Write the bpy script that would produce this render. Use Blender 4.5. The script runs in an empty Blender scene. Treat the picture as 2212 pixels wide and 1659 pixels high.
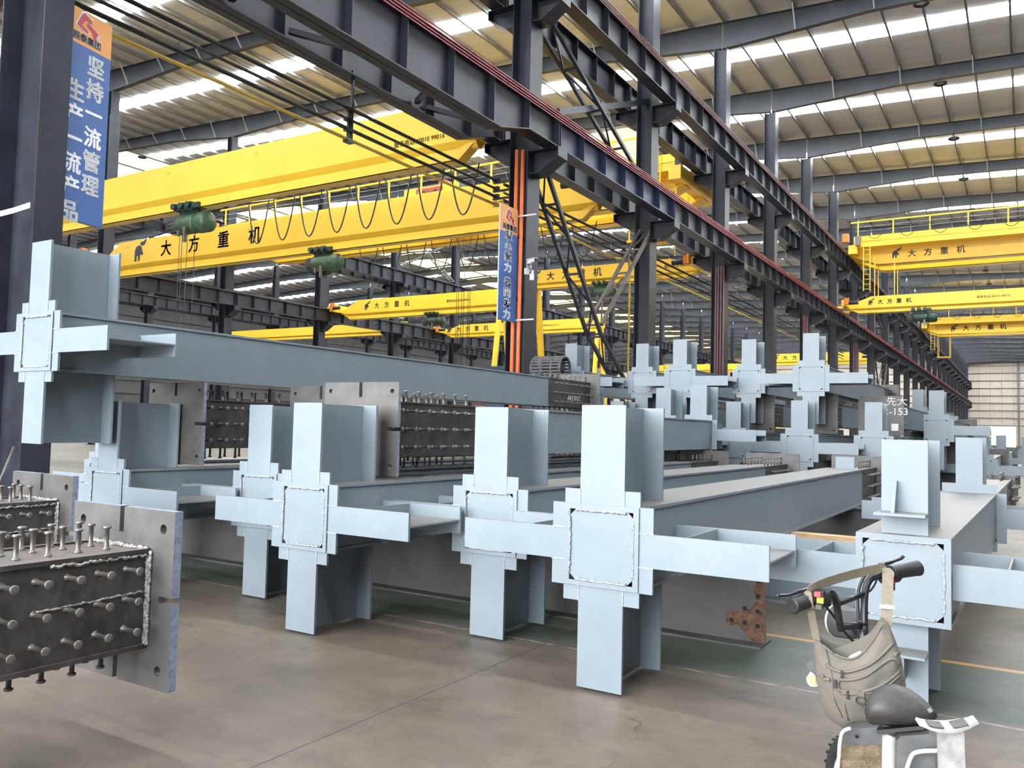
import bpy, bmesh, math, random
from mathutils import Vector, Matrix
random.seed(7)
SC = bpy.context.scene
COL = SC.collection
PI = math.pi
R = math.radians
# ------------------------------------------------------------------ camera
FPX, YAW, PIT, ROL, EYE = 1793.7, R(31.82), R(3.02), R(1.41), 1.6
cy_, sy_ = math.cos(YAW), math.sin(YAW)
FW = Vector((-sy_*math.cos(PIT), cy_*math.cos(PIT), math.sin(PIT)))
r0 = Vector((cy_, sy_, 0)); u0 = r0.cross(FW)
RT = r0*math.cos(ROL) + u0*math.sin(ROL)
UP = -r0*math.sin(ROL) + u0*math.cos(ROL)
cam = bpy.data.cameras.new('camera'); camo = bpy.data.objects.new('camera', cam)
COL.objects.link(camo)
M = Matrix((RT, UP, -FW)).transposed().to_4x4(); M.translation = (0, 0, EYE)
camo.matrix_world = M
cam.sensor_fit = 'HORIZONTAL'; cam.sensor_width = 36; cam.lens = FPX/2212*36
cam.clip_start = .05; cam.clip_end = 600
SC.camera = camo

def ray(px, py):
    return RT*((px-1106)/FPX) - UP*((py-829.5)/FPX) + FW
def onY(px, py, Y):
    d = ray(px, py); return Vector((0, 0, EYE)) + d*(Y/d.y)
def onX(px, py, X):
    d = ray(px, py); return Vector((0, 0, EYE)) + d*(X/d.x)
def onZ(px, py, Z=0):
    d = ray(px, py); return Vector((0, 0, EYE)) + d*((Z-EYE)/d.z)
# ------------------------------------------------------------------ light
w = bpy.data.worlds.new('sky'); SC.world = w; w.use_nodes = True
nt = w.node_tree; bgn = nt.nodes['Background']
bgn.inputs[0].default_value = (.93, .965, 1.0, 1); bgn.inputs[1].default_value = 8.5
SKYLIGHT = 18.0
al = bpy.data.lights.new('doorway_daylight', 'AREA'); al.shape = 'RECTANGLE'
al.size = 26; al.size_y = 15; al.cycles.is_portal = True
alo = bpy.data.objects.new('doorway_daylight', al); COL.objects.link(alo)
alo.location = (-9, -14, 7.5); alo.rotation_euler = (R(90), 0, 0)
SC.view_settings.view_transform = 'Standard'; SC.view_settings.look = 'None'
SC.view_settings.gamma = 1; SC.view_settings.use_curve_mapping = False
SC.view_settings.exposure = 0.9
SC.cycles.max_bounces = 8; SC.cycles.diffuse_bounces = 5; SC.cycles.glossy_bounces = 3
SC.cycles.sample_clamp_indirect = 6

# ------------------------------------------------------------------ materials
def mat(name, col, rough=.5, metal=0, var=.12, scale=3., bump=0., bscale=40., dust=None, spec=.5, col2=None, stretch=None):
    m = bpy.data.materials.new(name); m.use_nodes = True
    n = m.node_tree.nodes; l = m.node_tree.links
    b = n['Principled BSDF']; b.inputs['Roughness'].default_value = rough; b.inputs['Metallic'].default_value = metal
    b.inputs['Specular IOR Level'].default_value = spec
    tc = n.new('ShaderNodeTexCoord')
    src = tc.outputs['Object']
    if stretch:
        mp = n.new('ShaderNodeMapping'); mp.inputs['Scale'].default_value = stretch
        l.new(src, mp.inputs[0]); src = mp.outputs[0]
    nz = n.new('ShaderNodeTexNoise'); nz.inputs['Scale'].default_value = scale; nz.inputs['Detail'].default_value = 6
    nz.inputs['Roughness'].default_value = .65
    l.new(src, nz.inputs['Vector'])
    rp = n.new('ShaderNodeValToRGB'); l.new(nz.outputs[0], rp.inputs[0])
    c2 = col2 or tuple(c*(1-var*2) for c in col)
    c1 = tuple(min(1, c*(1+var)) for c in col)
    rp.color_ramp.elements[0].position = .3; rp.color_ramp.elements[1].position = .7
    rp.color_ramp.elements[0].color = (*c2, 1); rp.color_ramp.elements[1].color = (*c1, 1)
    out = rp.outputs[0]
    if dust:
        g = n.new('ShaderNodeNewGeometry'); s = n.new('ShaderNodeSeparateXYZ'); l.new(g.outputs['True Normal'], s.inputs[0])
        mr = n.new('ShaderNodeMapRange'); mr.inputs[1].default_value = .7; mr.inputs[2].default_value = .95
        mr.inputs[4].default_value = .85
        l.new(s.outputs[2], mr.inputs[0])
        mx = n.new('ShaderNodeMixRGB'); l.new(mr.outputs[0], mx.inputs[0]); l.new(out, mx.inputs[1]); mx.inputs[2].default_value = (*dust, 1)
        out = mx.outputs[0]
    l.new(out, b.inputs['Base Color'])
    if bump:
        n2 = n.new('ShaderNodeTexNoise'); n2.inputs['Scale'].default_value = bscale; n2.inputs['Detail'].default_value = 4
        l.new(src, n2.inputs['Vector'])
        bp = n.new('ShaderNodeBump'); bp.inputs['Strength'].default_value = bump; bp.inputs['Distance'].default_value = .01
        l.new(n2.outputs[0], bp.inputs['Height']); l.new(bp.outputs[0], b.inputs['Normal'])
    return m
def emit(name, col, st):
    m = bpy.data.materials.new(name); m.use_nodes = True
    b = m.node_tree.nodes['Principled BSDF']; b.inputs['Base Color'].default_value = (*col, 1)
    b.inputs['Emission Color'].default_value = (*col, 1); b.inputs['Emission Strength'].default_value = st
    return m
DUST = (.135, .116, .096)
PAINT = mat('grey_primer_paint', (.20, .24, .270), .42, 0, .05, 2.5, .06, 60, dust=DUST)
PAINT2 = PAINT
WELD = mat('painted_weld', (.33, .365, .38), .3, 0, .25, 60, .6, 120)
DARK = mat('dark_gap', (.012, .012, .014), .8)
MILL = mat('brown_mill_scale_steel', (.085, .077, .078), .45, .35, .3, 5, .15, 60, dust=(.20, .165, .15))
STUD = mat('bare_stud_steel', (.20, .185, .172), .4, .6, .2, 20)
PLATE = mat('base_plate_steel', (.118, .112, .106), .5, .3, .18, 4, .1, 80)
PEDGE = mat('flame_cut_plate_edge', (.22, .26, .35), .55, .1, .2, 30, .4, 120)
BWELD = mat('bare_weld', (.5, .48, .46), .35, .6, .4, 60, .7, 150)
FRAME = mat('dark_blue_black_steel', (.026, .029, .042), .42, .1, .25, 1.2, .05, 20, dust=(.05, .045, .04))
FRAMEB = mat('navy_girder_paint', (.022, .034, .085), .4, .1, .22, 1.5, .05, 20)
RAFT = mat('slate_rafter_paint', (.055, .065, .08), .4, .1, .15, .8)
BRACEM = mat('pale_brace_steel', (.38, .40, .42), .5)
PURL = mat('galvanised_purlin', (.30, .295, .28), .5, .1, .12, 2)
CEIL = mat('ceiling_foil', (.60, .615, .64), .55, .0, .06, .35, .35, 2.5, stretch=(.5, 6, 1))
YEL = mat('crane_yellow', (.90, .575, .042), .35, 0, .04, .6)
YELP = mat('pale_peach_panel', (.85, .62, .35), .5, 0, .05)
RED = mat('conductor_red', (.36, .04, .05), .45, 0, .25, 4)
ORANGE = mat('orange_pipe', (.85, .20, .07), .45, 0, .08)
BLACK = mat('black_rubber', (.018, .018, .02), .5, 0, .2, 8)
BLACKP = mat('black_metal_paint', (.02, .02, .022), .28, 0, .3, 20)
YPIPE = mat('yellow_pipe_paint', (.75, .50, .07), .4, 0, .1)
GREEN = mat('hoist_green', (.035, .11, .055), .45, .1, .35, 5, .1, 30, col2=(.06, .05, .035))
DGREEN = mat('hoist_dark_green', (.03, .055, .045), .45, .2, .3, 6)
OMOT = mat('orange_motor', (.7, .2, .03), .45)
WHITE = mat('white_plastic', (.62, .63, .63), .4, 0, .05)
WHITEP = mat('scuffed_white_paint', (.40, .40, .385), .4, 0, .22, 14)
SGNB = mat('sign_blue', (.035, .115, .36), .45, 0, .06)
SGNO = mat('sign_orange', (.85, .36, .08), .45, 0, .06)
SGNW = mat('sign_white_letter', (.85, .86, .86), .45, 0, .03)
SGNR = mat('sign_red_letter', (.5, .03, .06), .45, 0, .03)
INK = mat('black_lettering', (.03, .035, .045), .5, 0, .1)
CHALK = mat('white_chalk', (.7, .7, .68), .9, 0, .2, 60)
WOOD = mat('raw_timber', (.50, .33, .17), .7, 0, .2, 6, .2, 30, stretch=(1, 8, 8))
BAG = mat('khaki_canvas', (.135, .12, .10), .85, 0, .10, 10, .35, 250)
BAGD = mat('khaki_zip_tape', (.13, .115, .095), .8, 0, .1)
STRAP = mat('tan_webbing', (.20, .17, .125), .85, 0, .1, 60)
SEATM = mat('worn_black_vinyl', (.035, .031, .030), .5, 0, .2, 6, .15, 60)
CARPET = mat('tan_carpet_mat', (.19, .14, .085), .95, 0, .25, 30, 1., 200)
PINK = mat('dusty_red_pipe', (.26, .11, .11), .5, 0, .15)
GREYB = mat('dark_grey_plastic', (.07, .07, .072), .55, 0, .25, 8)
REDB = emit('red_switch', (.7, .05, .06), .1)
YELB = mat('yellow_switch', (.85, .5, .02), .4)
LIME = mat('lime_reflective', (.50, .55, .12), .4)
WALLM = mat('beige_wall_sheet', (.52, .46, .385), .6, 0, .05, .6)
WALLG = mat('grey_wall_sheet', (.06, .058, .056), .6, 0, .15, .5)
SKYW = emit('daylight_panel', (.90, .955, 1.0), SKYLIGHT)
RIDGEW = emit('warm_ridge_daylight_panel', (1.0, .85, .50), 1.6)
DOORW = emit('bright_doorway_view', (.93, .96, 1.0), 3.0)
LAMPW = mat('lamp_glass', (.55, .54, .5), .4)
RUSTP = mat('rusty_patch', (.15, .075, .045), .8, 0, .4, 18)

def floor_mat():
    m = bpy.data.materials.new('stained_concrete'); m.use_nodes = True
    n = m.node_tree.nodes; l = m.node_tree.links; b = n['Principled BSDF']
    tc = n.new('ShaderNodeTexCoord'); P = tc.outputs['Object']
    sx = n.new('ShaderNodeSeparateXYZ'); l.new(P, sx.inputs[0])
    def noise(s, d=8, rg=.7, vec=None):
        k = n.new('ShaderNodeTexNoise'); k.inputs['Scale'].default_value = s; k.inputs['Detail'].default_value = d
        k.inputs['Roughness'].default_value = rg; l.new(vec or P, k.inputs['Vector']); return k.outputs[0]
    def math_(op, a, bb=None, c=None):
        k = n.new('ShaderNodeMath'); k.operation = op
        for i, v in enumerate((a, bb, c)):
            if v is None: continue
            if isinstance(v, (int, float)): k.inputs[i].default_value = v
            else: l.new(v, k.inputs[i])
        return k.outputs[0]
    def ramp(f, p0, c0, p1, c1):
        k = n.new('ShaderNodeValToRGB'); l.new(f, k.inputs[0]); e = k.color_ramp.elements
        e[0].position = p0; e[0].color = (*c0, 1); e[1].position = p1; e[1].color = (*c1, 1); return k.outputs[0]
    def mix(f, a, bb, mode='MIX'):
        k = n.new('ShaderNodeMixRGB'); k.blend_type = mode
        if isinstance(f, (int, float)): k.inputs[0].default_value = f
        else: l.new(f, k.inputs[0])
        for i, v in ((1, a), (2, bb)):
            if isinstance(v, tuple): k.inputs[i].default_value = (*v, 1)
            else: l.new(v, k.inputs[i])
        return k.outputs[0]
    base = ramp(noise(.8), .28, (.078, .061, .046), .74, (.185, .151, .117))
    base = mix(math_('MULTIPLY', ramp(noise(5., 10, .8), .48, (0, 0, 0), .7, (1, 1, 1)), .7), base, (.06, .049, .04))
    base = mix(math_('MULTIPLY', ramp(noise(22., 4), .68, (0, 0, 0), .75, (1, 1, 1)), .35), base, (.36, .33, .30))
    mp = n.new('ShaderNodeMapping'); mp.inputs['Scale'].default_value = (1.2, 9., 1); mp.inputs['Rotation'].default_value = (0, 0, .5); l.new(P, mp.inputs[0])
    base = mix(math_('MULTIPLY', ramp(noise(1.5, 9, .75, mp.outputs[0]), .52, (0, 0, 0), .68, (1, 1, 1)), .45), base, (.075, .06, .048))
    mp2 = n.new('ShaderNodeMapping'); mp2.inputs['Scale'].default_value = (3., .8, 1); mp2.inputs['Rotation'].default_value = (0, 0, -.35); l.new(P, mp2.inputs[0])
    base = mix(math_('MULTIPLY', ramp(noise(4., 8, .8, mp2.outputs[0]), .62, (0, 0, 0), .74, (1, 1, 1)), .45), base, (.27, .245, .215))
    vo = n.new('ShaderNodeTexVoronoi'); vo.feature = 'DISTANCE_TO_EDGE'; vo.inputs['Scale'].default_value = .75
    wv_ = n.new('ShaderNodeMixRGB'); wv_.inputs[0].default_value = .35; l.new(P, wv_.inputs[1])
    nzc = n.new('ShaderNodeTexNoise'); nzc.inputs['Scale'].default_value = 2.5; nzc.inputs['Detail'].default_value = 6; l.new(P, nzc.inputs['Vector']); l.new(nzc.outputs['Color'], wv_.inputs[2])
    l.new(wv_.outputs[0], vo.inputs['Vector'])
    crk = math_('MULTIPLY', math_('LESS_THAN', vo.outputs['Distance'], .004), ramp(noise(1.7), .5, (0, 0, 0), .6, (1, 1, 1)))
    base = mix(math_('MULTIPLY', crk, .6), base, (.04, .033, .028))
    # green painted lane between the white joint and the orange line, worn through
    wob = math_('MULTIPLY', math_('SUBTRACT', noise(1.3), .5), .25)
    yy = math_('ADD', sx.outputs[1], wob)
    def band(v, a, bb, s=.06):
        u = n.new('ShaderNodeMapRange'); u.inputs[1].default_value = a; u.inputs[2].default_value = a+s; l.new(v, u.inputs[0])
        d = n.new('ShaderNodeMapRange'); d.inputs[1].default_value = bb; d.inputs[2].default_value = bb-s; l.new(v, d.inputs[0])
        return math_('MULTIPLY', u.outputs[0], d.outputs[0])
    g = math_('MULTIPLY', band(yy, 5.5, 6.83, .12), ramp(noise(2.2), .3, (.55, .55, .55), .6, (1, 1, 1)))
    gc = ramp(noise(3.), .35, (.035, .05, .036), .75, (.075, .11, .075))
    base = mix(g, base, gc)
    base = mix(math_('MULTIPLY', band(sx.outputs[1], 6.79, 6.87, .01), .85), base, (.50, .27, .07))
    # joints
    def joint(v, c, wd, colr, amt):
        d = math_('ABSOLUTE', math_('SUBTRACT', v, c))
        return math_('MULTIPLY', math_('LESS_THAN', d, wd), amt), colr
    wj = math_('ADD', sx.outputs[1], math_('MULTIPLY', math_('SUBTRACT', noise(6.), .5), .03))
    xj = math_('ADD', sx.outputs[0], math_('MULTIPLY', math_('SUBTRACT', noise(6.), .5), .02))
    jm = math_('MULTIPLY', math_('LESS_THAN', math_('ABSOLUTE', math_('SUBTRACT', wj, 5.5)), .012), ramp(noise(4.), .42, (0, 0, 0), .58, (1, 1, 1)))
    base = mix(jm, base, (.50, .47, .42))
    for off in (-3.06, -9.06, 2.94):
        base = mix(math_('MULTIPLY', math_('LESS_THAN', math_('ABSOLUTE', math_('SUBTRACT', xj, off)), .006), .85), base, (.03, .026, .022))
    ym = math_('ABSOLUTE', math_('SUBTRACT', math_('MODULO', math_('ADD', sx.outputs[1], 60), 6.), 5.5))
    base = mix(math_('MULTIPLY', math_('LESS_THAN', ym, .006), .6), base, (.04, .034, .03))
    # oily blotches
    ob = ramp(noise(.45, 3), .56, (0, 0, 0), .68, (1, 1, 1))
    base = mix(math_('MULTIPLY', ob, .4), base, (.10, .08, .065))
    l.new(base, b.inputs['Base Color'])
    rr = n.new('ShaderNodeMapRange'); l.new(noise(1.1), rr.inputs[0]); rr.inputs[3].default_value = .38; rr.inputs[4].default_value = .62
    l.new(rr.outputs[0], b.inputs['Roughness'])
    bp = n.new('ShaderNodeBump'); bp.inputs['Strength'].default_value = .15; bp.inputs['Distance'].default_value = .004
    l.new(noise(60., 5), bp.inputs['Height']); l.new(bp.outputs[0], b.inputs['Normal'])
    return m
FLOOR = floor_mat()

# ------------------------------------------------------------------ mesh helpers
class MB:
    def __init__(s): s.v = []; s.f = []; s.sm = []
    def add(s, vs, fs, smooth=False):
        o = len(s.v); s.v += [tuple(p) for p in vs]
        for f in fs: s.f.append(tuple(i+o for i in f)); s.sm.append(smooth)
        return s
    def box(s, x0, x1, y0, y1, z0, z1):
        return s.add([(x0, y0, z0), (x1, y0, z0), (x1, y1, z0), (x0, y1, z0), (x0, y0, z1), (x1, y0, z1), (x1, y1, z1), (x0, y1, z1)],
                     [(3, 2, 1, 0), (4, 5, 6, 7), (0, 1, 5, 4), (1, 2, 6, 5), (2, 3, 7, 6), (3, 0, 4, 7)])
    def bar(s, p, q, a, b, up=(0, 0, 1)):
        p, q = Vector(p), Vector(q); d = (q-p).normalized(); u = Vector(up)
        if abs(d.dot(u)) > .98: u = Vector((0, 1, 0))
        sx = d.cross(u).normalized(); su = sx.cross(d)
        vs = [e + sx*i*a/2 + su*j*b/2 for e in (p, q) for i, j in ((-1, -1), (1, -1), (1, 1), (-1, 1))]
        return s.add(vs, [(3, 2, 1, 0), (4, 5, 6, 7), (0, 1, 5, 4), (1, 2, 6, 5), (2, 3, 7, 6), (3, 0, 4, 7)])
    def prism(s, poly, a, b, axis='y'):
        # poly in the two other axes (x,z) for y, (y,z) for x, (x,y) for z
        def P(p, t): return {'y': (p[0], t, p[1]), 'x': (t, p[0], p[1]), 'z': (p[0], p[1], t)}[axis]
        n = len(poly)
        s.add([P(p, a) for p in poly]+[P(p, b) for p in poly],
              [tuple(range(n-1, -1, -1)), tuple(range(n, 2*n))]+[(i, (i+1) % n, (i+1) % n+n, i+n) for i in range(n)])
        return s
    def tube(s, pts, r, n=8, closed=False, cap=True):
        pts = [Vector(p) for p in pts]; k = len(pts); vs = []
        prev = None
        for i, p in enumerate(pts):
            if closed: d = pts[(i+1) % k]-pts[i-1]
            else: d = pts[min(i+1, k-1)]-pts[max(i-1, 0)]
            d.normalize()
            if prev is None:
                u = Vector((0, 0, 1)) if abs(d.z) < .9 else Vector((1, 0, 0))
            else: u = prev
            sx = d.cross(u)
            if sx.length < 1e-5: sx = d.cross(Vector((0, 1, 0)))
            sx.normalize(); su = sx.cross(d).normalized(); prev = su
            rr = r[i] if isinstance(r, (list, tuple)) else r
            vs += [p+sx*math.cos(2*PI*j/n)*rr+su*math.sin(2*PI*j/n)*rr for j in range(n)]
        fs = []
        for i in range(k if closed else k-1):
            a = i*n; b = ((i+1) % k)*n
            fs += [(a+j, a+(j+1) % n, b+(j+1) % n, b+j) for j in range(n)]
        s.add(vs, fs, True)
        if cap and not closed:
            o = len(s.v)-k*n
            s.f.append(tuple(o+j for j in range(n-1, -1, -1))); s.sm.append(False)
            s.f.append(tuple(o+(k-1)*n+j for j in range(n))); s.sm.append(False)
        return s
    def cyl(s, p, q, r, n=12, r2=None):
        return s.tube([p, q], [r, r2 if r2 is not None else r], n)
    def lathe(s, prof, c=(0, 0, 0), axis='z', n=20):
        vs = []
        for (r, h) in prof:
            for j in range(n):
                a = 2*PI*j/n; x, y = r*math.cos(a), r*math.sin(a)
                p = {'z': (x, y, h), 'x': (h, x, y), 'y': (x, h, y)}[axis]
                vs.append((c[0]+p[0], c[1]+p[1], c[2]+p[2]))
        k = len(prof)
        fs = [(i*n+j, i*n+(j+1) % n, (i+1)*n+(j+1) % n, (i+1)*n+j) for i in range(k-1) for j in range(n)]
        return s.add(vs, fs, True)
    def strip(s, pts, wv, t=.002):
        # ribbon along pts, half-width vector wv (constant or list), thin thickness
        vs = []; k = len(pts)
        for i, p in enumerate(pts):
            p = Vector(p); wd = Vector(wv[i] if isinstance(wv, list) else wv)
            d = (Vector(pts[min(i+1, k-1)])-Vector(pts[max(i-1, 0)])).normalized(); nn = d.cross(wd).normalized()*t
            vs += [p-wd-nn, p+wd-nn, p+wd+nn, p-wd+nn]
        fs = [(0, 1, 2, 3), tuple((k-1)*4+j for j in (3, 2, 1, 0))]
        for i in range(k-1):
            a = i*4; b = a+4
            fs += [(a+j, b+j, b+(j+1) % 4, a+(j+1) % 4) for j in range(4)]
        return s.add(vs, fs, False)
    def mesh(s, name, m):
        me = bpy.data.meshes.new(name); me.from_pydata(s.v, [], s.f)
        me.polygons.foreach_set('use_smooth', s.sm)
        if m: me.materials.append(m)
        b = bmesh.new(); b.from_mesh(me); bmesh.ops.recalc_face_normals(b, faces=b.faces); b.to_mesh(me); b.free()
        return me
def plate_mesh(name, poly, holes, t, m, m_edge=None, axis='y'):
    # flat plate with real round holes, outline poly in (x, z), thickness from y=0 to t
    b = bmesh.new(); edges = []; loops = []
    for lp in [poly]+[[(cx+r*math.cos(2*PI*k/12), cz+r*math.sin(2*PI*k/12)) for k in range(12)] for cx, cz, r in holes]:
        vs = [b.verts.new((x, 0, z)) for x, z in lp]; loops.append(lp)
        for i in range(len(vs)): edges.append(b.edges.new((vs[i], vs[(i+1) % len(vs)])))
    bmesh.ops.triangle_fill(b, edges=edges, use_beauty=True, normal=(0, -1, 0))
    b.verts.index_update()
    V = [tuple(v.co) for v in b.verts]; F = [tuple(v.index for v in f.verts) for f in b.faces]; b.free()
    mb = MB(); mb.add(V, F); n0 = len(F)
    mb.add([(x, t, z) for x, _, z in V], F)
    nf = len(mb.f)
    for lp in loops:
        k = len(lp); mb.add([(x, 0, z) for x, z in lp]+[(x, t, z) for x, z in lp], [(i, (i+1) % k, (i+1) % k+k, i+k) for i in range(k)])
    me = bpy.data.meshes.new(name); me.from_pydata(mb.v, [], mb.f); me.materials.append(m)
    if m_edge:
        me.materials.append(m_edge)
        xm, zm = max(abs(p[0]) for p in poly), max(abs(p[1]) for p in poly)
        for i in range(len(poly)):
            (xa, za), (xb, zb) = poly[i], poly[(i+1) % len(poly)]
            if (abs(xa) == xm and xa == xb) or (abs(za) == zm and za == zb): me.polygons[nf+i].material_index = 1
    b = bmesh.new(); b.from_mesh(me); bmesh.ops.remove_doubles(b, verts=b.verts, dist=1e-5)
    bmesh.ops.recalc_face_normals(b, faces=b.faces); b.to_mesh(me); b.free()
    return me
def link(name, data, parent=None, loc=None, rot=None, scale=None, label=None):
    o = bpy.data.objects.new(name, data); COL.objects.link(o)
    if parent: o.parent = parent
    if loc: o.location = loc
    if rot: o.rotation_euler = rot
    if scale: o.scale = scale
    if label: o['label'] = label
    if parent: KIDS.setdefault(parent.name, []).append(o)
    return o
KIDS = {}
def part(name, mb, m, parent, loc=None, rot=None, label=None):
    return link(name, mb.mesh(name, m) if isinstance(mb, MB) else mb, parent, loc, rot, None, label)
def tag(o, label, cat, group=None, kind=None):
    if label: o['label'] = label
    if cat: o['category'] = cat
    if group: o['group'] = group
    if kind: o['kind'] = kind
    return o
def thing(name, label, cat, loc=(0, 0, 0), rz=0, group=None):
    o = bpy.data.objects.new(name, None); COL.objects.link(o); o.empty_display_size = .1
    o.location = loc; o.rotation_euler = (0, 0, rz)
    return tag(o, label, cat, group, 'thing')
def solid(name, mb, m, label, cat, group=None, loc=None):
    return tag(part(name, mb, m, None, loc), label, cat, group, 'thing')
def struct(name, mb, m): return tag(part(name, mb, m, None), None, None, None, 'structure')
def dup(root, loc, rz=None, label=None, group=None):
    def cp(o, par):
        c = o.copy(); COL.objects.link(c)
        if par: c.parent = par; KIDS.setdefault(par.name, []).append(c)
        for k in KIDS.get(o.name, []): cp(k, c)
        return c
    r = cp(root, None); r.location = loc
    if rz is not None: r.rotation_euler = (0, 0, rz)
    if label: r['label'] = label
    if group: r['group'] = group
    return r
_tx = {}
def text_mesh(body, size, m, bold=.012, ext=.004, align='LEFT'):
    k = (body, size, m.name, bold)
    if k in _tx: return _tx[k]
    c = bpy.data.curves.new('lettering', 'FONT'); c.body = body; c.size = size; c.extrude = ext
    c.align_x = align; c.resolution_u = 3
    o = bpy.data.objects.new('lettering', c); COL.objects.link(o)
    me = bpy.data.meshes.new_from_object(o.evaluated_get(bpy.context.evaluated_depsgraph_get()))
    bpy.data.objects.remove(o); bpy.data.curves.remove(c)
    if bold:
        V = [v.co.copy() for v in me.vertices]; F = [tuple(p.vertices) for p in me.polygons]; mb = MB(); b_ = bold*size
        for dx, dz in ((-b_, 0), (b_, 0), (0, -b_), (0, b_)): mb.add([(v.x+dx, v.y+dz, v.z) for v in V], F)
        bpy.data.meshes.remove(me); me = bpy.data.meshes.new('lettering'); me.from_pydata(mb.v, [], mb.f)
    me.materials.clear(); me.materials.append(m); _tx[k] = me
    return me

# ================================================================== SETTING
YN, YF = -14.0, 229.0
XA, XC, XD = -12.28, -47.25, -82.25
RIDGE = -67.5
def zt(x):                                   # rafter top / purlin seat
    return 21.35-.044*(x+14) if x > RIDGE else 21.35-.044*(RIDGE+14)-.044*(RIDGE-x)
struct('floor', MB().box(-118, 59, -45, YF, -.2, 0), FLOOR)
mb = MB()
for a, b in ((-118, RIDGE), (RIDGE, 59)):
    za, zb = zt(a+.001)+.24, zt(b)+.24
    mb.add([(a, YN, za), (b, YN, zb), (b, YF, zb), (a, YF, za), (a, YN, za+.1), (b, YN, zb+.1), (b, YF, zb+.1), (a, YF, za+.1)],
           [(0, 1, 2, 3), (7, 6, 5, 4), (0, 4, 5, 1), (1, 5, 6, 2), (2, 6, 7, 3), (3, 7, 4, 0)])
struct('ceiling', mb, CEIL)
struct('wall_left', MB().box(-118.2, -118, -45, YF, 0, 22.2), WALLG)
mb = MB()
mb.box(-118, -22, YN-.2, YN, 0, 24.2); mb.box(4, 59, YN-.2, YN, 0, 24.2); mb.box(-22, 4, YN-.2, YN, 15, 24.2)  # unseen wall added to narrow the daylight; opening sized for the fronts and cranes
struct('wall_back', mb, WALLG)
struct('wall_right', MB().box(59, 59.2, YN, YF, 0, 18.6), WALLG)
DX0, DX1, DZ = -11.3, -2.2, 4.75
mb = MB()
mb.box(-118, DX0, YF, YF+.2, 0, 24.2); mb.box(DX1, 59, YF, YF+.2, 0, 24.2); mb.box(DX0, DX1, YF, YF+.2, DZ, 24.2)
struct('wall_far', mb, WALLM)
struct('door_1', MB().box(DX0-.5, DX1+.5, YF+.5, YF+.6, 0, DZ+.5), DOORW)
mb = MB()
for k in range(9): mb.box(-118, 59, YF-.25, YF, DZ+.2+k*1.78, DZ+.28+k*1.78)
for x in [-12+k*2.35 for k in range(12)]: mb.box(x-.02, x+.02, YF-.1, YF, DZ, 20)
for x in (-1.55, 8.4, -21.6): mb.box(x-.22, x+.22, YF-.5, YF, 0, 20.3)
struct('trim_far', mb, mat('wall_girt_steel', (.16, .15, .14), .5))
mb = MB()
for k in range(10): mb.box(-118, -117.8, YN, YF, 1.5+k*2., 1.62+k*2.)
struct('trim_left', mb, mat('left_wall_girt', (.07, .07, .07), .5))

FR = [6.6]+[20.2+9*k for k in range(24)]     # frame lines along the hall
# skylight strips, one per frame bay and span
nwin = 0
for i in range(-2, 23):
    y = 20.2+9*i+3.75 if i > -1 else (5.2 if i == -1 else -5)
    for a, b in ((-12.25, 22), (-62.5, -12.3), (-81.9, -72.5), (-115, -82.6)):
        if y < 10 and a < -40 and False: continue
        nwin += 1
        za, zb = zt(a)+.205, zt(b)+.205
        q = MB().add([(a, y, za), (b, y, zb), (b, y+1.2, zb), (a, y+1.2, za), (a, y, za+.03), (b, y, zb+.03), (b, y+1.2, zb+.03), (a, y+1.2, za+.03)],
                     [(3, 2, 1, 0), (4, 5, 6, 7), (0, 1, 5, 4), (1, 2, 6, 5), (2, 3, 7, 6), (3, 0, 4, 7)])
        struct('window_%d' % nwin, q, SKYW)
for i in range(0, 23):                       # ridge daylight panels
    y = 20.2+9*i+.5; a, b = RIDGE+.3, RIDGE+4.2; nwin += 1
    q = MB()
    for a, b in ((RIDGE-4, RIDGE-.3), (RIDGE+.3, RIDGE+4)):
        za, zb = zt(a)+.2, zt(b)+.2
        q.add([(a, y, za), (b, y, zb), (b, y+8, zb), (a, y+8, za), (a, y, za+.03), (b, y, zb+.03), (b, y+8, zb+.03), (a, y+8, za+.03)],
              [(3, 2, 1, 0), (4, 5, 6, 7), (0, 1, 5, 4), (1, 2, 6, 5), (2, 3, 7, 6), (3, 0, 4, 7)])
    struct('window_%d' % nwin, q, RIDGEW)
# purlins
x = 21.2
PX = []
while x > -117:
    if abs(x-RIDGE) > 4: PX.append(x)
    x -= 1.67
pm = MB().box(-.035, .035, YN, YF, 0, .19).box(-.035, .06, YN, YF, 0, .02).mesh('roof_purlin', PURL)
for x in PX:
    o = link('roof_purlin', pm, None, (x, 0, zt(x))); o['kind'] = 'thing'
    side = 'right aisle' if x > XA else ('left aisle' if x > XC else ('far left aisle' if x > XD else 'outermost left aisle'))
    tag(o, 'long galvanised roof purlin running down the hall over the %s' % side, 'purlin', 'roof purlins over the %s' % side)
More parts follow.
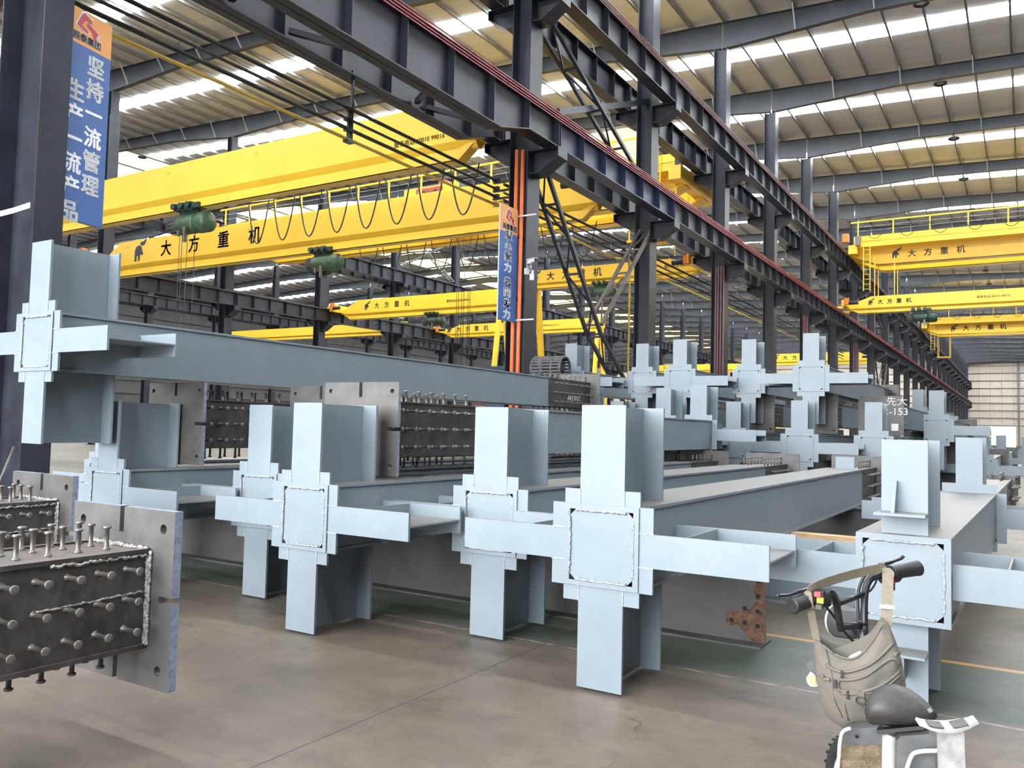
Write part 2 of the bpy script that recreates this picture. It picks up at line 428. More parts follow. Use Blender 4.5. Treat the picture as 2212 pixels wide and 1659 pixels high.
# rafters
def rafter_mesh(x0, x1, dep):
    web, fl = MB(), MB()
    xs = [x0+.02, x0+6.5, (x0+x1)/2, x1-6.5, x1-.02]
    if x0 < RIDGE < x1: xs[2] = RIDGE
    top = [(x, zt(x)-.02) for x in xs]; bot = [(x, zt(x)-d) for x, d in zip(xs, dep)]
    for i in range(4):
        web.prism([bot[i], bot[i+1], top[i+1], top[i]], -.012, .012, 'y')
        for L, t in ((bot, .025), (top, -.025)):
            (xa, a), (xb, b) = L[i], L[i+1]
            web.prism([(xa, a), (xb, b), (xb, b+t), (xa, a+t)], -.15, .15, 'y')
    return web.mesh('rafter_beam', RAFT), bot
def bz(bot, x):
    for (xa, a), (xb, b) in zip(bot, bot[1:]):
        if xa <= x <= xb: return a+(b-a)*(x-xa)/(xb-xa)
spans = [('right aisle', XA, 22.7, [1.32, .78, .6, .78, 1.32]), ('left aisle', XC, XA, [1.32, .85, .72, .85, 1.3]),
         ('far left aisle', XD, XC, [1.32, .85, .8, .85, 1.32]), ('outermost left aisle', -117.4, XD, [1.3, .85, .7, .85, 1.3])]
for nm, xa, xb, dep in spans:
    me, bot = rafter_mesh(xa, xb, dep)
    br = {}
    for i, y in enumerate(FR[1:]):
        if nm != 'right aisle' and i == 0 and nm == 'far left aisle': continue
        near = i < 4
        lab = 'slate grey tapered roof rafter with pale fly braces spanning the %s' % nm
        t = thing('roof_rafter', lab, 'rafter', (0, y, 0), 0, 'roof rafters over the %s' % nm)
        part('rafter_beam', me, None, t)
        if i > 12 or nm.startswith('outer'): continue
        for j, x in enumerate(PX):
            if j % 2 or not xa+.8 < x < xb-.8: continue
            if x > 3: continue
            zb = bz(bot, x)+.03
            if (j) not in br:
                br[j] = MB().bar((x, -.14, zb), (x, -.75, zt(x)-.035), .06, .06).mesh('fly_brace', BRACEM)
            part('fly_brace', br[j], None, t)
# round lamps under the rafters
ring = MB()
ring.tube([(.27*math.cos(2*PI*k/20), .27*math.sin(2*PI*k/20), 0) for k in range(20)], .055, 8, True)
ringm = ring.mesh('lamp_ring', BLACK); lens = MB().cyl((0, 0, .03), (0, 0, .05), .24, 20).mesh('lamp_lens', LAMPW)
for X in (-3.56, -39.2, -55.6):
    rod = MB().cyl((0, 0, .05), (0, 0, zt(X)-.01-19.4-(.0 if X > -12 else 1.55)), .012, 6).mesh('hanging_rod', BLACK)
    for i, y in enumerate(FR[2:14]):
        if X < -12 and i == 0: y = FR[2]
        side = 'right' if X > XA else ('left' if X > XC else 'far left')
        t = thing('ceiling_lamp', 'round ring shaped lamp hanging on a rod under the %s aisle roof' % side, 'lamp', (X, y-1.35, 19.4 if X > -12 else 20.95), 0, 'ring lamps of the %s aisle' % side)
        part('lamp_ring', ringm, None, t); part('lamp_lens', lens, None, t); part('hanging_rod', rod, None, t)

# ================================================================== COLUMNS AND RUNWAYS
ZL, ZLb, ZU, ZUb = 10.42, 9.50, 15.0, 13.95
ZS = .45                                     # the left hand brackets and beams sit this much higher
XR, XLB = -11.33, -13.2
def col_shaft(D, W, h, wy=0):
    m = MB(); a = D/2; t = .03
    for s in (-1, 1): m.box(s*a-(t if s > 0 else 0), s*a+(t if s < 0 else 0), -W/2, W/2, 0, h)
    m.box(-a+t, a-t, wy-.012, wy+.012, 0, h)
    return m
def bracket(D, W, s, z, L=.92):
    m = MB(); a = D/2
    po = [(s*a, z), (s*(a+L), z), (s*(a+L), z-.28), (s*(a+.3), z-.68), (s*a, z-.68)]
    m.prism(po, -.012, .012, 'y')
    m.box(min(s*a, s*(a+L)), max(s*a, s*(a+L)), -W/2*.8, W/2*.8, z-.025, z)
    m.prism([(s*(a+L), z-.28), (s*(a+.3), z-.68), (s*(a+.3), z-.655), (s*(a+L), z-.255)], -W/2*.8, W/2*.8, 'y')
    m.box(min(s*a, s*(a+.3)), max(s*a, s*(a+.3)), -W/2*.8, W/2*.8, z-.68, z-.655)
    m.box(s*(a+L)-.012, s*(a+L)+.012, -W/2*.8, W/2*.8, z-.28, z)
    return m
def make_col(D, W, h, m=FRAME, wy=0, zlow=0):
    t = thing('steel_column', '', 'column')
    part('column_shaft', col_shaft(D, W, h, wy), m, t)
    part('foot_plate', MB().box(-D/2-.1, D/2+.1, -W/2-.1, W/2+.1, 0, .03), m, t)
    for z in (ZLb, ZUb):
        for s in (-1, 1): part('bracket', bracket(D, W, s, z-.012-zlow+(ZS if s < 0 and z < 12 else 0)), m, t)
    return t
cA = make_col(.62, .68, zt(XA)-1.35)
ords = ['', 'dark steel column with two orange pipes and the narrow slogan board', 'bare dark steel column with a thin yellow pipe down its left side',
        'dark steel column with four red cable pipes, right of the brown brace', 'dark steel column next behind the one with four red pipes',
        'second dark steel column carrying red pipes, over the tallest stacked cross column', 'dark steel column right of the second one with red pipes']
for i, y in enumerate(FR[1:]):
    lab = ords[i+1] if i+1 < len(ords) else 'small distant dark steel column of the middle row towards the far wall'
    g = None if i+1 < len(ords) else 'far columns of the middle row'
    if i == 0:
        cA.location = (XA, y, 0); cA['label'] = lab; c = cA
    else: c = dup(cA, (XA, y, 0), None, lab, g)
    if g is None: c['group'] = 'columns of the middle row'
cL = make_col(1.18, .42, 20, FRAME, .10, .45)
cL.location = (-12.48, 6.465, 0); cL['label'] = 'large dark blue steel column at the left edge beside the wide slogan banner'; cL['group'] = 'columns of the middle row'
for X, nm in ((XC, 'left'), (XD, 'far left')):
    for i, y in enumerate(FR[1:18]):
        dup(cA, (X, y, 0), None, 'dark steel column of the %s row beyond the yellow cranes' % nm, 'columns of the %s row' % nm).scale.z = zt(X)/zt(XA)*1.0 if False else 1
        if X < -40:
            pass
# extra length of the taller outer columns
for X in (XC, XD):
    h0, h1 = zt(XA)-1.35, zt(X)-1.345
    me = MB().box(-.25, .25, -.03, .03, 0, h1-h0).box(-.26, -.23, -.25, .25, 0, h1-h0).box(.23, .26, -.25, .25, 0, h1-h0).mesh('column_head', FRAME)
    for o in [o for o in COL.objects if o.name.startswith('steel_column') and abs(o.location.x-X) < .01]:
        link('column_head', me, o, (0, 0, h0))

def runway(L, d, haunch=None, m=FRAME, stiff=True, w_=.44):
    """beam along +y from 0 to L, top at z=0"""
    t = thing('runway_beam', '', 'crane beam')
    b = MB(); w2 = w_/2
    prof = [(0.02, -d), (L-.02, -d)] if not haunch else haunch
    b.prism([(L-.02, 0), (.02, 0)]+prof, -.01, .01, 'x')
    b.box(-w2, w2, .02, L-.02, -.03, 0)
    for (ya, za), (yb, zb) in zip(prof, prof[1:]):
        b.prism([(ya, za), (yb, zb), (yb, zb+.03), (ya, za+.03)], -w2, w2, 'x')
    def dz(y):
        for (ya, za), (yb, zb) in zip(prof, prof[1:]):
            if ya <= y <= yb: return za+(zb-za)*(y-ya)/(yb-ya)
    k = max(1, round(L/1.62)); sm = {}
    ys = [L/k*(j+.0) for j in range(1, k)]+[.05, L-.05]
    if not stiff:
        for y in ys:
            for s in (-1, 1): b.box(min(s*.01, s*w2*.9), max(s*.01, s*w2*.9), y-.008, y+.008, dz(y)+.03, -.03)
    part('beam', b, m, t)
    if stiff:
        for y in ys:
            kk = round(dz(y), 2)
            for s in (-1, 1):
                if (kk, s) not in sm: sm[(kk, s)] = MB().box(min(s*.01, s*w2*.9), max(s*.01, s*w2*.9), -.008, .008, kk+.03, -.03).mesh('stiffener', m)
                link('stiffener', sm[(kk, s)], t, (0, y, 0))
    part('crane_rail', MB().box(-.035, .035, .0, L, 0, .1), MILL, t)
    return t
d1, d2 = ZL-ZLb, ZU-ZUb
deep = [(.02, -(ZL-9.1)), (10.5, -(ZL-9.1)), (11.9, -d1), (13.58, -d1)]
rb0 = runway(13.6, 0, deep)
rb0.location = (XR, 6.6, ZL); tag(rb0, 'deep dark blue crane beam with red conductor bars at the top, crossing the upper left', 'crane beam', 'crane beams of the middle row')
rb1 = runway(13.6, 0, [(.02, -(ZL-9.1)), (11.8, -(ZL-9.1)), (13.0, -d1), (13.58, -d1)])
rb1.location = (XLB, 6.6, ZL+ZS); tag(rb1, 'deep blackish crane beam behind the one with red bars, over the yellow cranes', 'crane beam', 'crane beams of the middle row')
rbm = runway(13.6, 0, [(.02, -(ZU-13.5)), (10.5, -(ZU-13.5)), (11.9, -d2), (13.58, -d2)])
rbm.location = (XR, 6.6, ZU); tag(rbm, 'deep upper crane beam ending at the column with orange pipes', 'crane beam', 'upper crane beams of the middle row')
dup(rbm, (XLB, 6.6, ZU), None, 'deep upper crane beam on the left side of the column with orange pipes')
rN = runway(9, d1, None, FRAMEB); rN.location = (XR, 20.2, ZL)
tag(rN, 'navy blue painted crane beam under red bars, right of the column with orange pipes', 'crane beam', 'crane beams of the middle row')
rS = runway(9, d1); rS.location = (XLB, 20.2, ZL+ZS); tag(rS, 'blackish lower crane beam behind the navy blue one, over crossed braces', 'crane beam', 'crane beams of the middle row')
rU = runway(9, d2); rU.location = (XR, 20.2, ZU); tag(rU, 'upper dark crane beam at the top centre, left of the tall grey roof columns', 'crane beam', 'upper crane beams of the middle row')
rF = runway(9, d1, None, FRAME, False); rF.location = (XR, 92.2, ZL)
tag(rF, 'short looking far span of the lower dark crane beam line in the middle row', 'crane beam', 'far lower crane beam spans')
rFU = runway(9, d2, None, FRAME, False); rFU.location = (XR, 92.2, ZU)
tag(rFU, 'short looking far span of the upper dark crane beam line in the middle row', 'crane beam', 'far upper crane beam spans')
dup(rU, (XLB, 20.2, ZU), None, 'upper left side crane beam beside the tall lattice brace')
for i in range(1, 23):
    y = 20.2+9*i
    if i < 8:
        o_ = ['', 'second', 'third', 'fourth', 'fifth', 'sixth', 'seventh', 'eighth'][i]
        dup(rS, (XR, y, ZL), None, '%s lower crane beam span under red bars, counted from the orange pipes' % o_)
        dup(rU, (XR, y, ZU), None, '%s upper crane beam span on the right side, counted from the orange pipes' % o_)
        dup(rS, (XLB, y, ZL+ZS), None, '%s lower crane beam span on the left side, counted from the orange pipes' % o_)
        dup(rU, (XLB, y, ZU), None, '%s upper crane beam span on the left side, counted from the orange pipes' % o_)
    else:
        if i != 8: dup(rF, (XR, y, ZL)); dup(rFU, (XR, y, ZU))
        dup(rF, (XLB, y, ZL+ZS)); dup(rFU, (XLB, y, ZU))
for i in range(1, 16):
    y = 20.2+9*i
    for X in (XC, XD):
        nm = 'left' if X == XC else 'far left'
        for s in (-1, 1):
            dup(rF, (X+s*.95, y, ZL+(ZS if s < 0 else 0)), None, 'dark lower crane beam span of the %s column row' % nm, 'lower beam spans of the %s row' % nm)
            dup(rFU, (X+s*.95, y, ZU), None, 'dark upper crane beam span of the %s column row' % nm, 'upper beam spans of the %s row' % nm)
# red conductor bars along the two right hand beams
for nm, X, z, m_ in (('lower', -11.07, ZL+.03, RED), ('upper', -11.07, ZU+.03, mat('faded_conductor_red', (.16, .05, .045), .5))):
    for k in range(4):
        solid('conductor_bar', MB().box(X-.016, X+.016, 6.6, 210, z-.075*k-.014, z-.075*k+.014), m_,
              'thin red conductor bar, %s of the four along the %s crane beam' % (['topmost', 'second', 'third', 'lowest'][k], nm), 'conductor bar', 'red conductor bars of the %s beam' % nm)
# black bus bars and a yellow pipe along the left side of the middle row
for k, (z, r, m_, nm) in enumerate(((8.79, .045, BLACK, 'topmost black power bar'), (8.54, .035, GREYB, 'middle dark grey power bar'), (8.31, .045, BLACK, 'lowest black power bar'), (8.07, .04, YPIPE, 'yellow pipe'))):
    for a, b, wh in ((-8, 20.1, 'crossing the upper left in front of the yellow crane'), (20.4, 29., 'behind the braces right of the slogan board'), (29.4, 74, 'beyond the column with the yellow drop pipe')):
        solid('power_bar' if k < 3 else 'yellow_pipe', MB().cyl((-13.1, a, z), (-13.1, b, z), r, 8), m_, '%s %s' % (nm, wh), 'power bar' if k < 3 else 'pipe', 'power bars and yellow pipe')
t = thing('bar_hanger', 'thin black hanger holding the power bars under the deep left beam', 'hanger', (-13.1, 13.77, 0))
part('hanger_rod', MB().box(-.03, .03, -.03, .03, 8.02, 8.75).box(-.03, .03, .06, .12, 8.02, 9.7), BLACKP, t)
for z in (8.79, 8.54, 8.31, 8.05): part('clamp', MB().box(-.07, .07, -.1, .12, z-.06, z-.0), BLACKP, t)
for y in (20.05, 29.1):
    for z in (8.79, 8.54, 8.31): solid('insulator', MB().box(-13.2, -12.55, y-.1, y-.02, z-.09, z-.04).box(-13.18, -13.02, y-.12, y, z-.06, z+.07), BLACKP, 'small black clamp holding a power bar to a column', 'clamp', 'power bar clamps')
solid('drop_pipe', MB().tube([(-13.1, 28.2, 8.07), (-12.72, 28.75, 8.07), (-12.72, 28.75, 2.)], .04, 8), YPIPE, 'thin yellow pipe turning down beside the bare dark column', 'pipe')

# lattice braces
def lattice(p, q, n, m, label, wdt=.5, ch=.11, grp='lattice braces of the middle row'):
    p, q = Vector(p), Vector(q); t = thing('lattice_brace', label, 'brace', p, 0, grp)
    d = q-p; off = Vector((wdt/2, 0, 0))
    for s in (-1, 1): part('chord', MB().bar(off*s, d+off*s, ch, ch), m, t)
    for k in range(n+1):
        a = d*(k/n); part('rung', MB().bar(a-off, a+off, .07, .07), m, t)
        if k < n:
            sg = 1 if k % 2 else -1
            part('rung', MB().bar(a-off*sg, d*((k+1)/n)+off*sg, .055, .055), m, t)
    return t
BROWN = mat('rust_brown_brace', (.13, .105, .09), .5, 0, .2, 2)
lattice(onX(1174, 48, XA), onX(1376, 395, XA), 4, FRAME, 'blackish lattice brace sloping down between the two levels of crane beam, top centre')
lattice(onX(1162, 362, XA), onX(1285, 728, XA), 5, FRAME, 'black lattice brace sloping down right from the column with orange pipes')
lattice(onX(1398, 492, XA), onX(1284, 702, XA), 4, BROWN, 'brownish lattice brace sloping down left from the bare column')
pa_, pb_ = onX(1284, 722, XA), onX(1345, 840, XA)
lattice(pa_, pa_+(pb_-pa_)*((pa_.z-.05)/(pa_.z-pb_.z)), 5, FRAME, 'short black lattice brace below the crossing of the long braces')
tq = onX(1305, 233, XA+.12)
solid('tie_bar', MB().bar(onX(1205, 242, XA), onX(1440, 215, XA), .14, .2).prism([(tq.y+.26*math.cos(PI/4*k), tq.z+.22*math.sin(PI/4*k)) for k in range(8)], tq.x-.02, tq.x+.0, 'x'), FRAME, 'dark horizontal tie bar with a joint plate, crossing the upper lattice brace', 'tie bar')
for Y0 in (83.2, 137.2):
    nm = 'first' if Y0 < 100 else 'second'
    lattice((XA, Y0+.5, 13.8), (XA, Y0+8.6, 10.6), 4, FRAME, 'far dark lattice brace between beam levels, %s along the row' % nm)
    lattice((XA, Y0+.5, 9.), (XA, Y0+4.5, 4.5), 4, FRAME, 'far dark lattice brace under the lower beam, %s along the row' % nm)
    lattice((XA, Y0+8.5, 9.), (XA, Y0+4.5, 4.5), 4, BROWN, 'far brownish lattice brace under the lower beam, %s along the row' % nm)
for Y0 in (56.2,):
    lattice((XC, Y0+.5, 19.5), (XC, Y0+8.5, 15.6), 5, BRACEM, 'pale lattice brace high in the left column row', .4, .07)
    lattice((XC, Y0+8.5, 19.5), (XC, Y0+.5, 15.6), 5, RAFT, 'dark lattice brace crossing the pale one in the left column row', .4, .07)
for k, (a, b) in enumerate(((9.5, 10.4), (13., 11.9), (14.6, 16.2), (17.6, 16.6))):
    solid('cross_brace', MB().bar((-11.4, a, 9.3), (-13.1, b, 9.8), .12, .12), FRAME, 'short dark brace under the deep twin crane beams, %s from the left' % ['first', 'second', 'third', 'fourth'][k], 'brace', 'braces between the deep beams')

# pipes, signs and cameras on the columns
for k, px in enumerate((1117, 1130)):
    a, b = onY(px, 324, 19.84), onY(px-3, 812, 19.84)
    t = thing('orange_pipe', '%s bright orange conduit pipe on the column with the narrow slogan board' % ['left', 'right'][k], 'pipe', a, 0, 'orange pipes')
    part('pipe', MB().cyl((0, 0, 0), Vector((0, 0, .3-a.z)), .058, 12), ORANGE, t)
    part('cable', MB().tube([(0, 0, 0), (-.03, -.02, .25), (.06, .05, .6)], .014, 6), BLACK, t)
for y, px in ((38.2, (1546, 1551, 1557, 1563)), (56.2, (1736, 1739, 1742, 1745)), (74.2, ())):
    for k in range(4):
        X = onY(px[k], 640, y-.38).x if px else XA+.02+.12*k
        solid('red_cable_pipe', MB().cyl((X, y-.38, 1), (X, y-.38, ZLb-.1), .022, 8), PINK, 'thin red cable pipe on a column, %s of four, %s column with red pipes' % (['leftmost', 'second', 'third', 'rightmost'][k], {38.2: 'nearest', 56.2: 'second', 74.2: 'farthest'}[y]), 'pipe', 'red cable pipes')
def poly_part(name, polys, y0, y1, m, parent, label=None):
    mb = MB()
    for p in polys: mb.prism(p, y0, y1, 'y')
    return part(name, mb, m, parent, None, None, label)
LOGO = [[(500, 96), (516, 88), (578, 112), (582, 138), (556, 134), (530, 122), (496, 180), (552, 202), (546, 222), (456, 190)],
        [(538, 148), (548, 140), (634, 186), (630, 208), (538, 170)], [(580, 180), (612, 196), (630, 246), (602, 238)]]
def logo(cx, cz, s, parent):
    pol = [[((x-545)/190*s+cx, (165-y)/190*s+cz) for x, y in p] for p in LOGO]
    big = [[((x-545)/190*s*1.14+cx, (165-y)/190*s*1.14+cz) for x, y in p] for p in LOGO]
    poly_part('emblem_outline', big, -.026, -.022, SGNW, parent); poly_part('emblem', pol, -.030, -.026, SGNR, parent)
def sign(loc, rz, W, H, ho, cols, csize, logo_s, name_size, cx_logo, label, sx=1.):
    """board with bottom left corner at loc, local x along the board, front at local -y"""
    t = thing('slogan_sign', label, 'sign', loc, rz)
    part('board', MB().box(0, W, 0, .03, 0, H), WHITE, t)
    if sx > 1: part('fixing_bracket', MB().box(W-.15, W+.42, .031, .045, H*.2, H*.24).box(W-.15, W+.42, .031, .045, H*.75, H*.79), GREYB, t)
    part('blue_panel', MB().box(.01, W-.01, -.02, 0, .01, H-ho), SGNB, t)
    part('orange_panel', MB().box(.01, W-.01, -.02, 0, H-ho, H-.01), SGNO, t)
    logo(cx_logo, H-ho*.40, logo_s, t)
    me = text_mesh('辰泰集团', name_size, SGNW, .06, .002, 'CENTER'); link('lettering', me, t, (cx_logo, -.024, H-ho*.88), (R(90), 0, 0))
    me = text_mesh('辰泰集团', name_size, INK, .02, .002, 'CENTER'); link('lettering', me, t, (cx_logo, -.028, H-ho*.88), (R(90), 0, 0))
    for txt, x, z0, pitch in cols:
        k = -1.
        for chx in txt:
            k += .28 if chx == ' ' else 1
            if chx == ' ': continue
            link('lettering', text_mesh(chx, csize, SGNW, .05 if sx > 1 else .026, .004, 'CENTER'), t, (x, -.022, z0-k*pitch), (R(90), 0, 0), (sx, 1, 1))
    return t
def onV(px, py, A, ang):
    d = ray(px, py); n_ = Vector((math.sin(ang), -math.cos(ang), 0)); O = Vector((0, 0, EYE))
    return O+d*((Vector(A)-O).dot(n_)/d.dot(n_))
angL = R(102)
A0 = (-12.05, 6.88, 0)
pr, pb = onV(242, 58, A0, angL), onV(222, 496, A0, angL)
dL = Vector((math.cos(angL), math.sin(angL), 0))
HL = pr.z-pb.z; u_r = (pr-Vector((*A0[:2], pr.z))).dot(dL)
WL = u_r+.28
org = Vector(A0)+dL*(u_r-WL); org.z = pb.z
def uL(px, py): return (onV(px, py, A0, angL)-org).dot(dL)
pitL = (onV(205, 147, A0, angL).z-onV(191, 400, A0, angL).z)/5
x1L, x2L = uL(201, 230), uL(154, 330)
csz = abs(uL(222, 230)-uL(184, 230))*1.02
sign(org, angL, WL, HL, onV(242, 58, A0, angL).z-onV(241, 133, A0, angL).z,
     [('坚持一流管理', x1L, onV(205, 165, A0, angL).z-org.z, pitL), ('生产一流产品', x2L, onV(150, 207, A0, angL).z-org.z, pitL)], csz, .42, .13, uL(186, 80),
     'wide blue and orange slogan banner with two columns of white characters beside the left column')
a, b = onX(1081, 437, -12.2), onX(1078, 690, -12.2); wS = 19.74-a.y; HS = a.z-onX(1078, 690, -12.2).z
sign((-12.2, a.y, b.z), R(90), wS, HS, HS*.235, [('凝心聚力 共同发力', wS*.47, HS*.715, HS*.0945)], .27, wS*.55, wS*.2, wS*.52,
     'narrow blue and orange slogan board with one column of white characters on the centre column', 1.45)
part_ = thing('sign_clamp', 'thin white bar clamping the narrow slogan board near its top and foot', 'bar', (-12.2, 19.7, 0))
for z in (5.0-.4, 7.55): part('clamp_bar', MB().box(.03, .60, .03, .06, z, z+.04), WHITE, part_)
def cctv(loc, rz, label):
    t = thing('security_camera', label, 'camera', loc, rz, 'security cameras'); t.scale = (.72,)*3
    part('mount_arm', MB().tube([(0, 0, 0), (.12, -.08, .02), (.25, -.1, .1)], .02, 8).box(-.03, .03, -.05, .05, -.12, .08), WHITE, t)
    part('camera_body', MB().box(.12, .55, -.16, -.02, .1, .23).box(.08, .6, -.18, 0, .23, .25), WHITE, t)
    part('lens_face', MB().box(.55, .565, -.15, -.03, .11, .22), BLACK, t)
    part('junction_box', MB().box(-.12, .0, -.1, .06, -.3, -.06), WHITE, t)
cctv(onY(1141, 576, 19.75), R(-20), 'white security camera pointing right, beside the orange pipes')
cctv(onY(1150, 588, 19.72), R(-65), 'second white security camera just below and right of the first')
# white strap on the left column
solid('white_strap', MB().strip([onY(-4, 463, 6.15), onY(28, 455, 6.17), onY(65, 443, 6.2)], (0, 0, .04), .004), WHITE, 'white strap tied round the large left column', 'strap')
solid('steel_rod', MB().cyl(onX(-6, 1052, -11.2), onX(30, 966, -11.7), .018, 8), PLATE, 'thin grey rod leaning against the foot of the left column', 'rod')

# ================================================================== BOX COLUMNS WITH CROSS NODES
S2 = .25
def stud_mesh(L=.115, r=.0115):
    m = MB(); m.lathe([(.0, 0), (r*1.75, 0), (r*1.6, .006), (r, .012), (r, L-.014), (r*1.65, L-.012), (r*1.75, L-.008), (r*1.75, L-.002), (r*1.5, L), (0, L)], n=10)
    return m.mesh('shear_stud', STUD)
STUDM = stud_mesh()
STUDF = MB().cyl((0, 0, 0), (0, 0, .10), .010, 6).cyl((0, 0, .10), (0, 0, .115), .018, 6).mesh('shear_stud', STUD)
def T_poly(ax, wh, reach, ear, he=.255, shelf=.25):
    """stepped flange outline in (x,z) going outwards along ax"""
    p = [(-he, shelf), (he, shelf), (he, shelf+ear), (wh, shelf+ear), (wh, reach), (-wh, reach), (-wh, shelf+ear), (-he, shelf+ear)]
    return {'up': p, 'down': [(x, -z) for x, z in p], 'right': [(z, x) for x, z in p], 'left': [(-z, x) for x, z in p]}[ax]
def weld_path(pts, r, m, parent, jit=.004, step=.012, name='weld_bead'):
    mb = MB()
    for p, q in zip(pts, pts[1:]):
        p, q = Vector(p), Vector(q); n = max(2, int((q-p).length/step)); rr = []
        ps = []
        for i in range(n+1):
            ps.append(p.lerp(q, i/n)+Vector((random.uniform(-jit, jit), 0, random.uniform(-jit, jit)))); rr.append(r*random.uniform(.75, 1.25))
        mb.tube(ps, rr, 6)
    return part(name, mb, m, parent)
_cache = {}
def cached(key, fn):
    if key not in _cache: _cache[key] = fn()
    return _cache[key]
DEP = .65
def node(t, y0, vh=.15, reach=.87, areach=1.02, ears=True, arms=('up', 'down', 'left', 'right'), stiff=True, prm=None, near=True):
    """four short I-section stubs welded round the box, front flange at y0, rear flange at y0+DEP"""
    prm = prm or PAINT
    for ax in arms:
        vert = ax in ('up', 'down'); wh = vh if vert else .10; rc = reach if vert else areach; ear = .095 if vert else .09
        if not ears: ear = .0
        def web():
            m = MB(); s = 1 if ax in ('up', 'right') else -1
            a, b = sorted((s*S2, s*(rc-.005)))
            if vert: m.box(-.008, .008, .02, DEP-.02, a, b)
            else: m.box(a, b, .02, DEP-.02, -.006, .006)
            if stiff and not vert:
                for xx in (.52,): m.box(min(s*xx, s*(xx+.01)), max(s*xx, s*(xx+.01)), .02, DEP-.02, -.095, .095)
            return m.mesh('stub_web', prm)
        wb = link('%s_stub' % ('vertical' if vert else 'side'), cached(('web', ax, rc, prm.name), web), t, (0, y0, 0))
        def fl():
            if ear: return MB().prism(T_poly(ax, wh, rc, ear), 0, .02, 'y').mesh('flange', prm)
            p = [(-wh, S2), (wh, S2), (wh, rc), (-wh, rc)]
            p = {'up': p, 'down': [(x, -z) for x, z in p], 'right': [(z, x) for x, z in p], 'left': [(-z, x) for x, z in p]}[ax]
            return MB().prism(p, 0, .02, 'y').mesh('flange', prm)
        me = cached(('fl', ax, wh, rc, ear, prm.name), fl)
        link('front_flange', me, wb, (0, .009, 0))
        def fr():
            p = [(-wh, S2), (wh, S2), (wh, rc), (-wh, rc)]
            p = {'up': p, 'down': [(x, -z) for x, z in p], 'right': [(z, x) for x, z in p], 'left': [(-z, x) for x, z in p]}[ax]
            return MB().prism(p, 0, .02, 'y').mesh('flange', prm)
        link('rear_flange', cached(('fr', ax, wh, rc, prm.name), fr), wb, (0, DEP-.02, 0))
        if near and ears:
            s = 1 if ax in ('up', 'right') else -1
            for sg in (-1, 1):
                a_, b_ = (sg*(wh+.0), s*.25), (sg*(wh+.0), s*.345)
                if not vert: a_, b_ = (a_[1], a_[0]), (b_[1], b_[0])
                me = cached(('seam', ax, sg), lambda: MB().bar((a_[0], .008, a_[1]), (b_[0], .008, b_[1]), .009, .006, (0, 1, 0)).mesh('weld_seam', WELD))
                link('weld_seam', me, wb)
def shaft(t, L, prm=None, lip=.016):
    prm = prm or PAINT2
    m = MB()
    m.box(-S2, S2, 0, L, S2-.02, S2); m.box(-S2, S2, 0, L, -S2, -S2+.02)
    for s in (-1, 1): m.box(min(s*(S2-lip), s*(S2-lip-.02)), max(s*(S2-lip), s*(S2-lip-.02)), 0, L, -S2+.02, S2-.02)
    part('box_shaft', m, prm, t)
def front_plate(t, near=True):
    h, c = S2-.03, .045
    p = [(-h+c, -h), (h-c, -h), (h, -h+c), (h, h-c), (h-c, h), (-h+c, h), (-h, h-c), (-h, -h+c)]
    part('end_plate', MB().prism(p, .008, .02, 'y'), PAINT, t)
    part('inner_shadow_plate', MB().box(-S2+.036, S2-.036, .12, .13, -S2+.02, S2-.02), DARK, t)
    # front rim of the four column plates, painted like the node
    m = MB(); a, b = S2+.001, h
    m.box(-a, a, -.002, .003, b, a); m.box(-a, a, -.002, .003, -a, -b); m.box(-a, -b, -.002, .003, -b, b); m.box(b, a, -.002, .003, -b, b)
    part('front_rim', m, PAINT, t)
    if near:
        g = h-.005
        for a_, b_ in (((-g+c, g), (g-c, g)), ((-g+c, -g), (g-c, -g)), ((-g, -g+c), (-g, g-c)), ((g, -g+c), (g, g-c))):
            weld_path([(a_[0], .0, a_[1]), (b_[0], .0, b_[1])], .008, WELD, t)
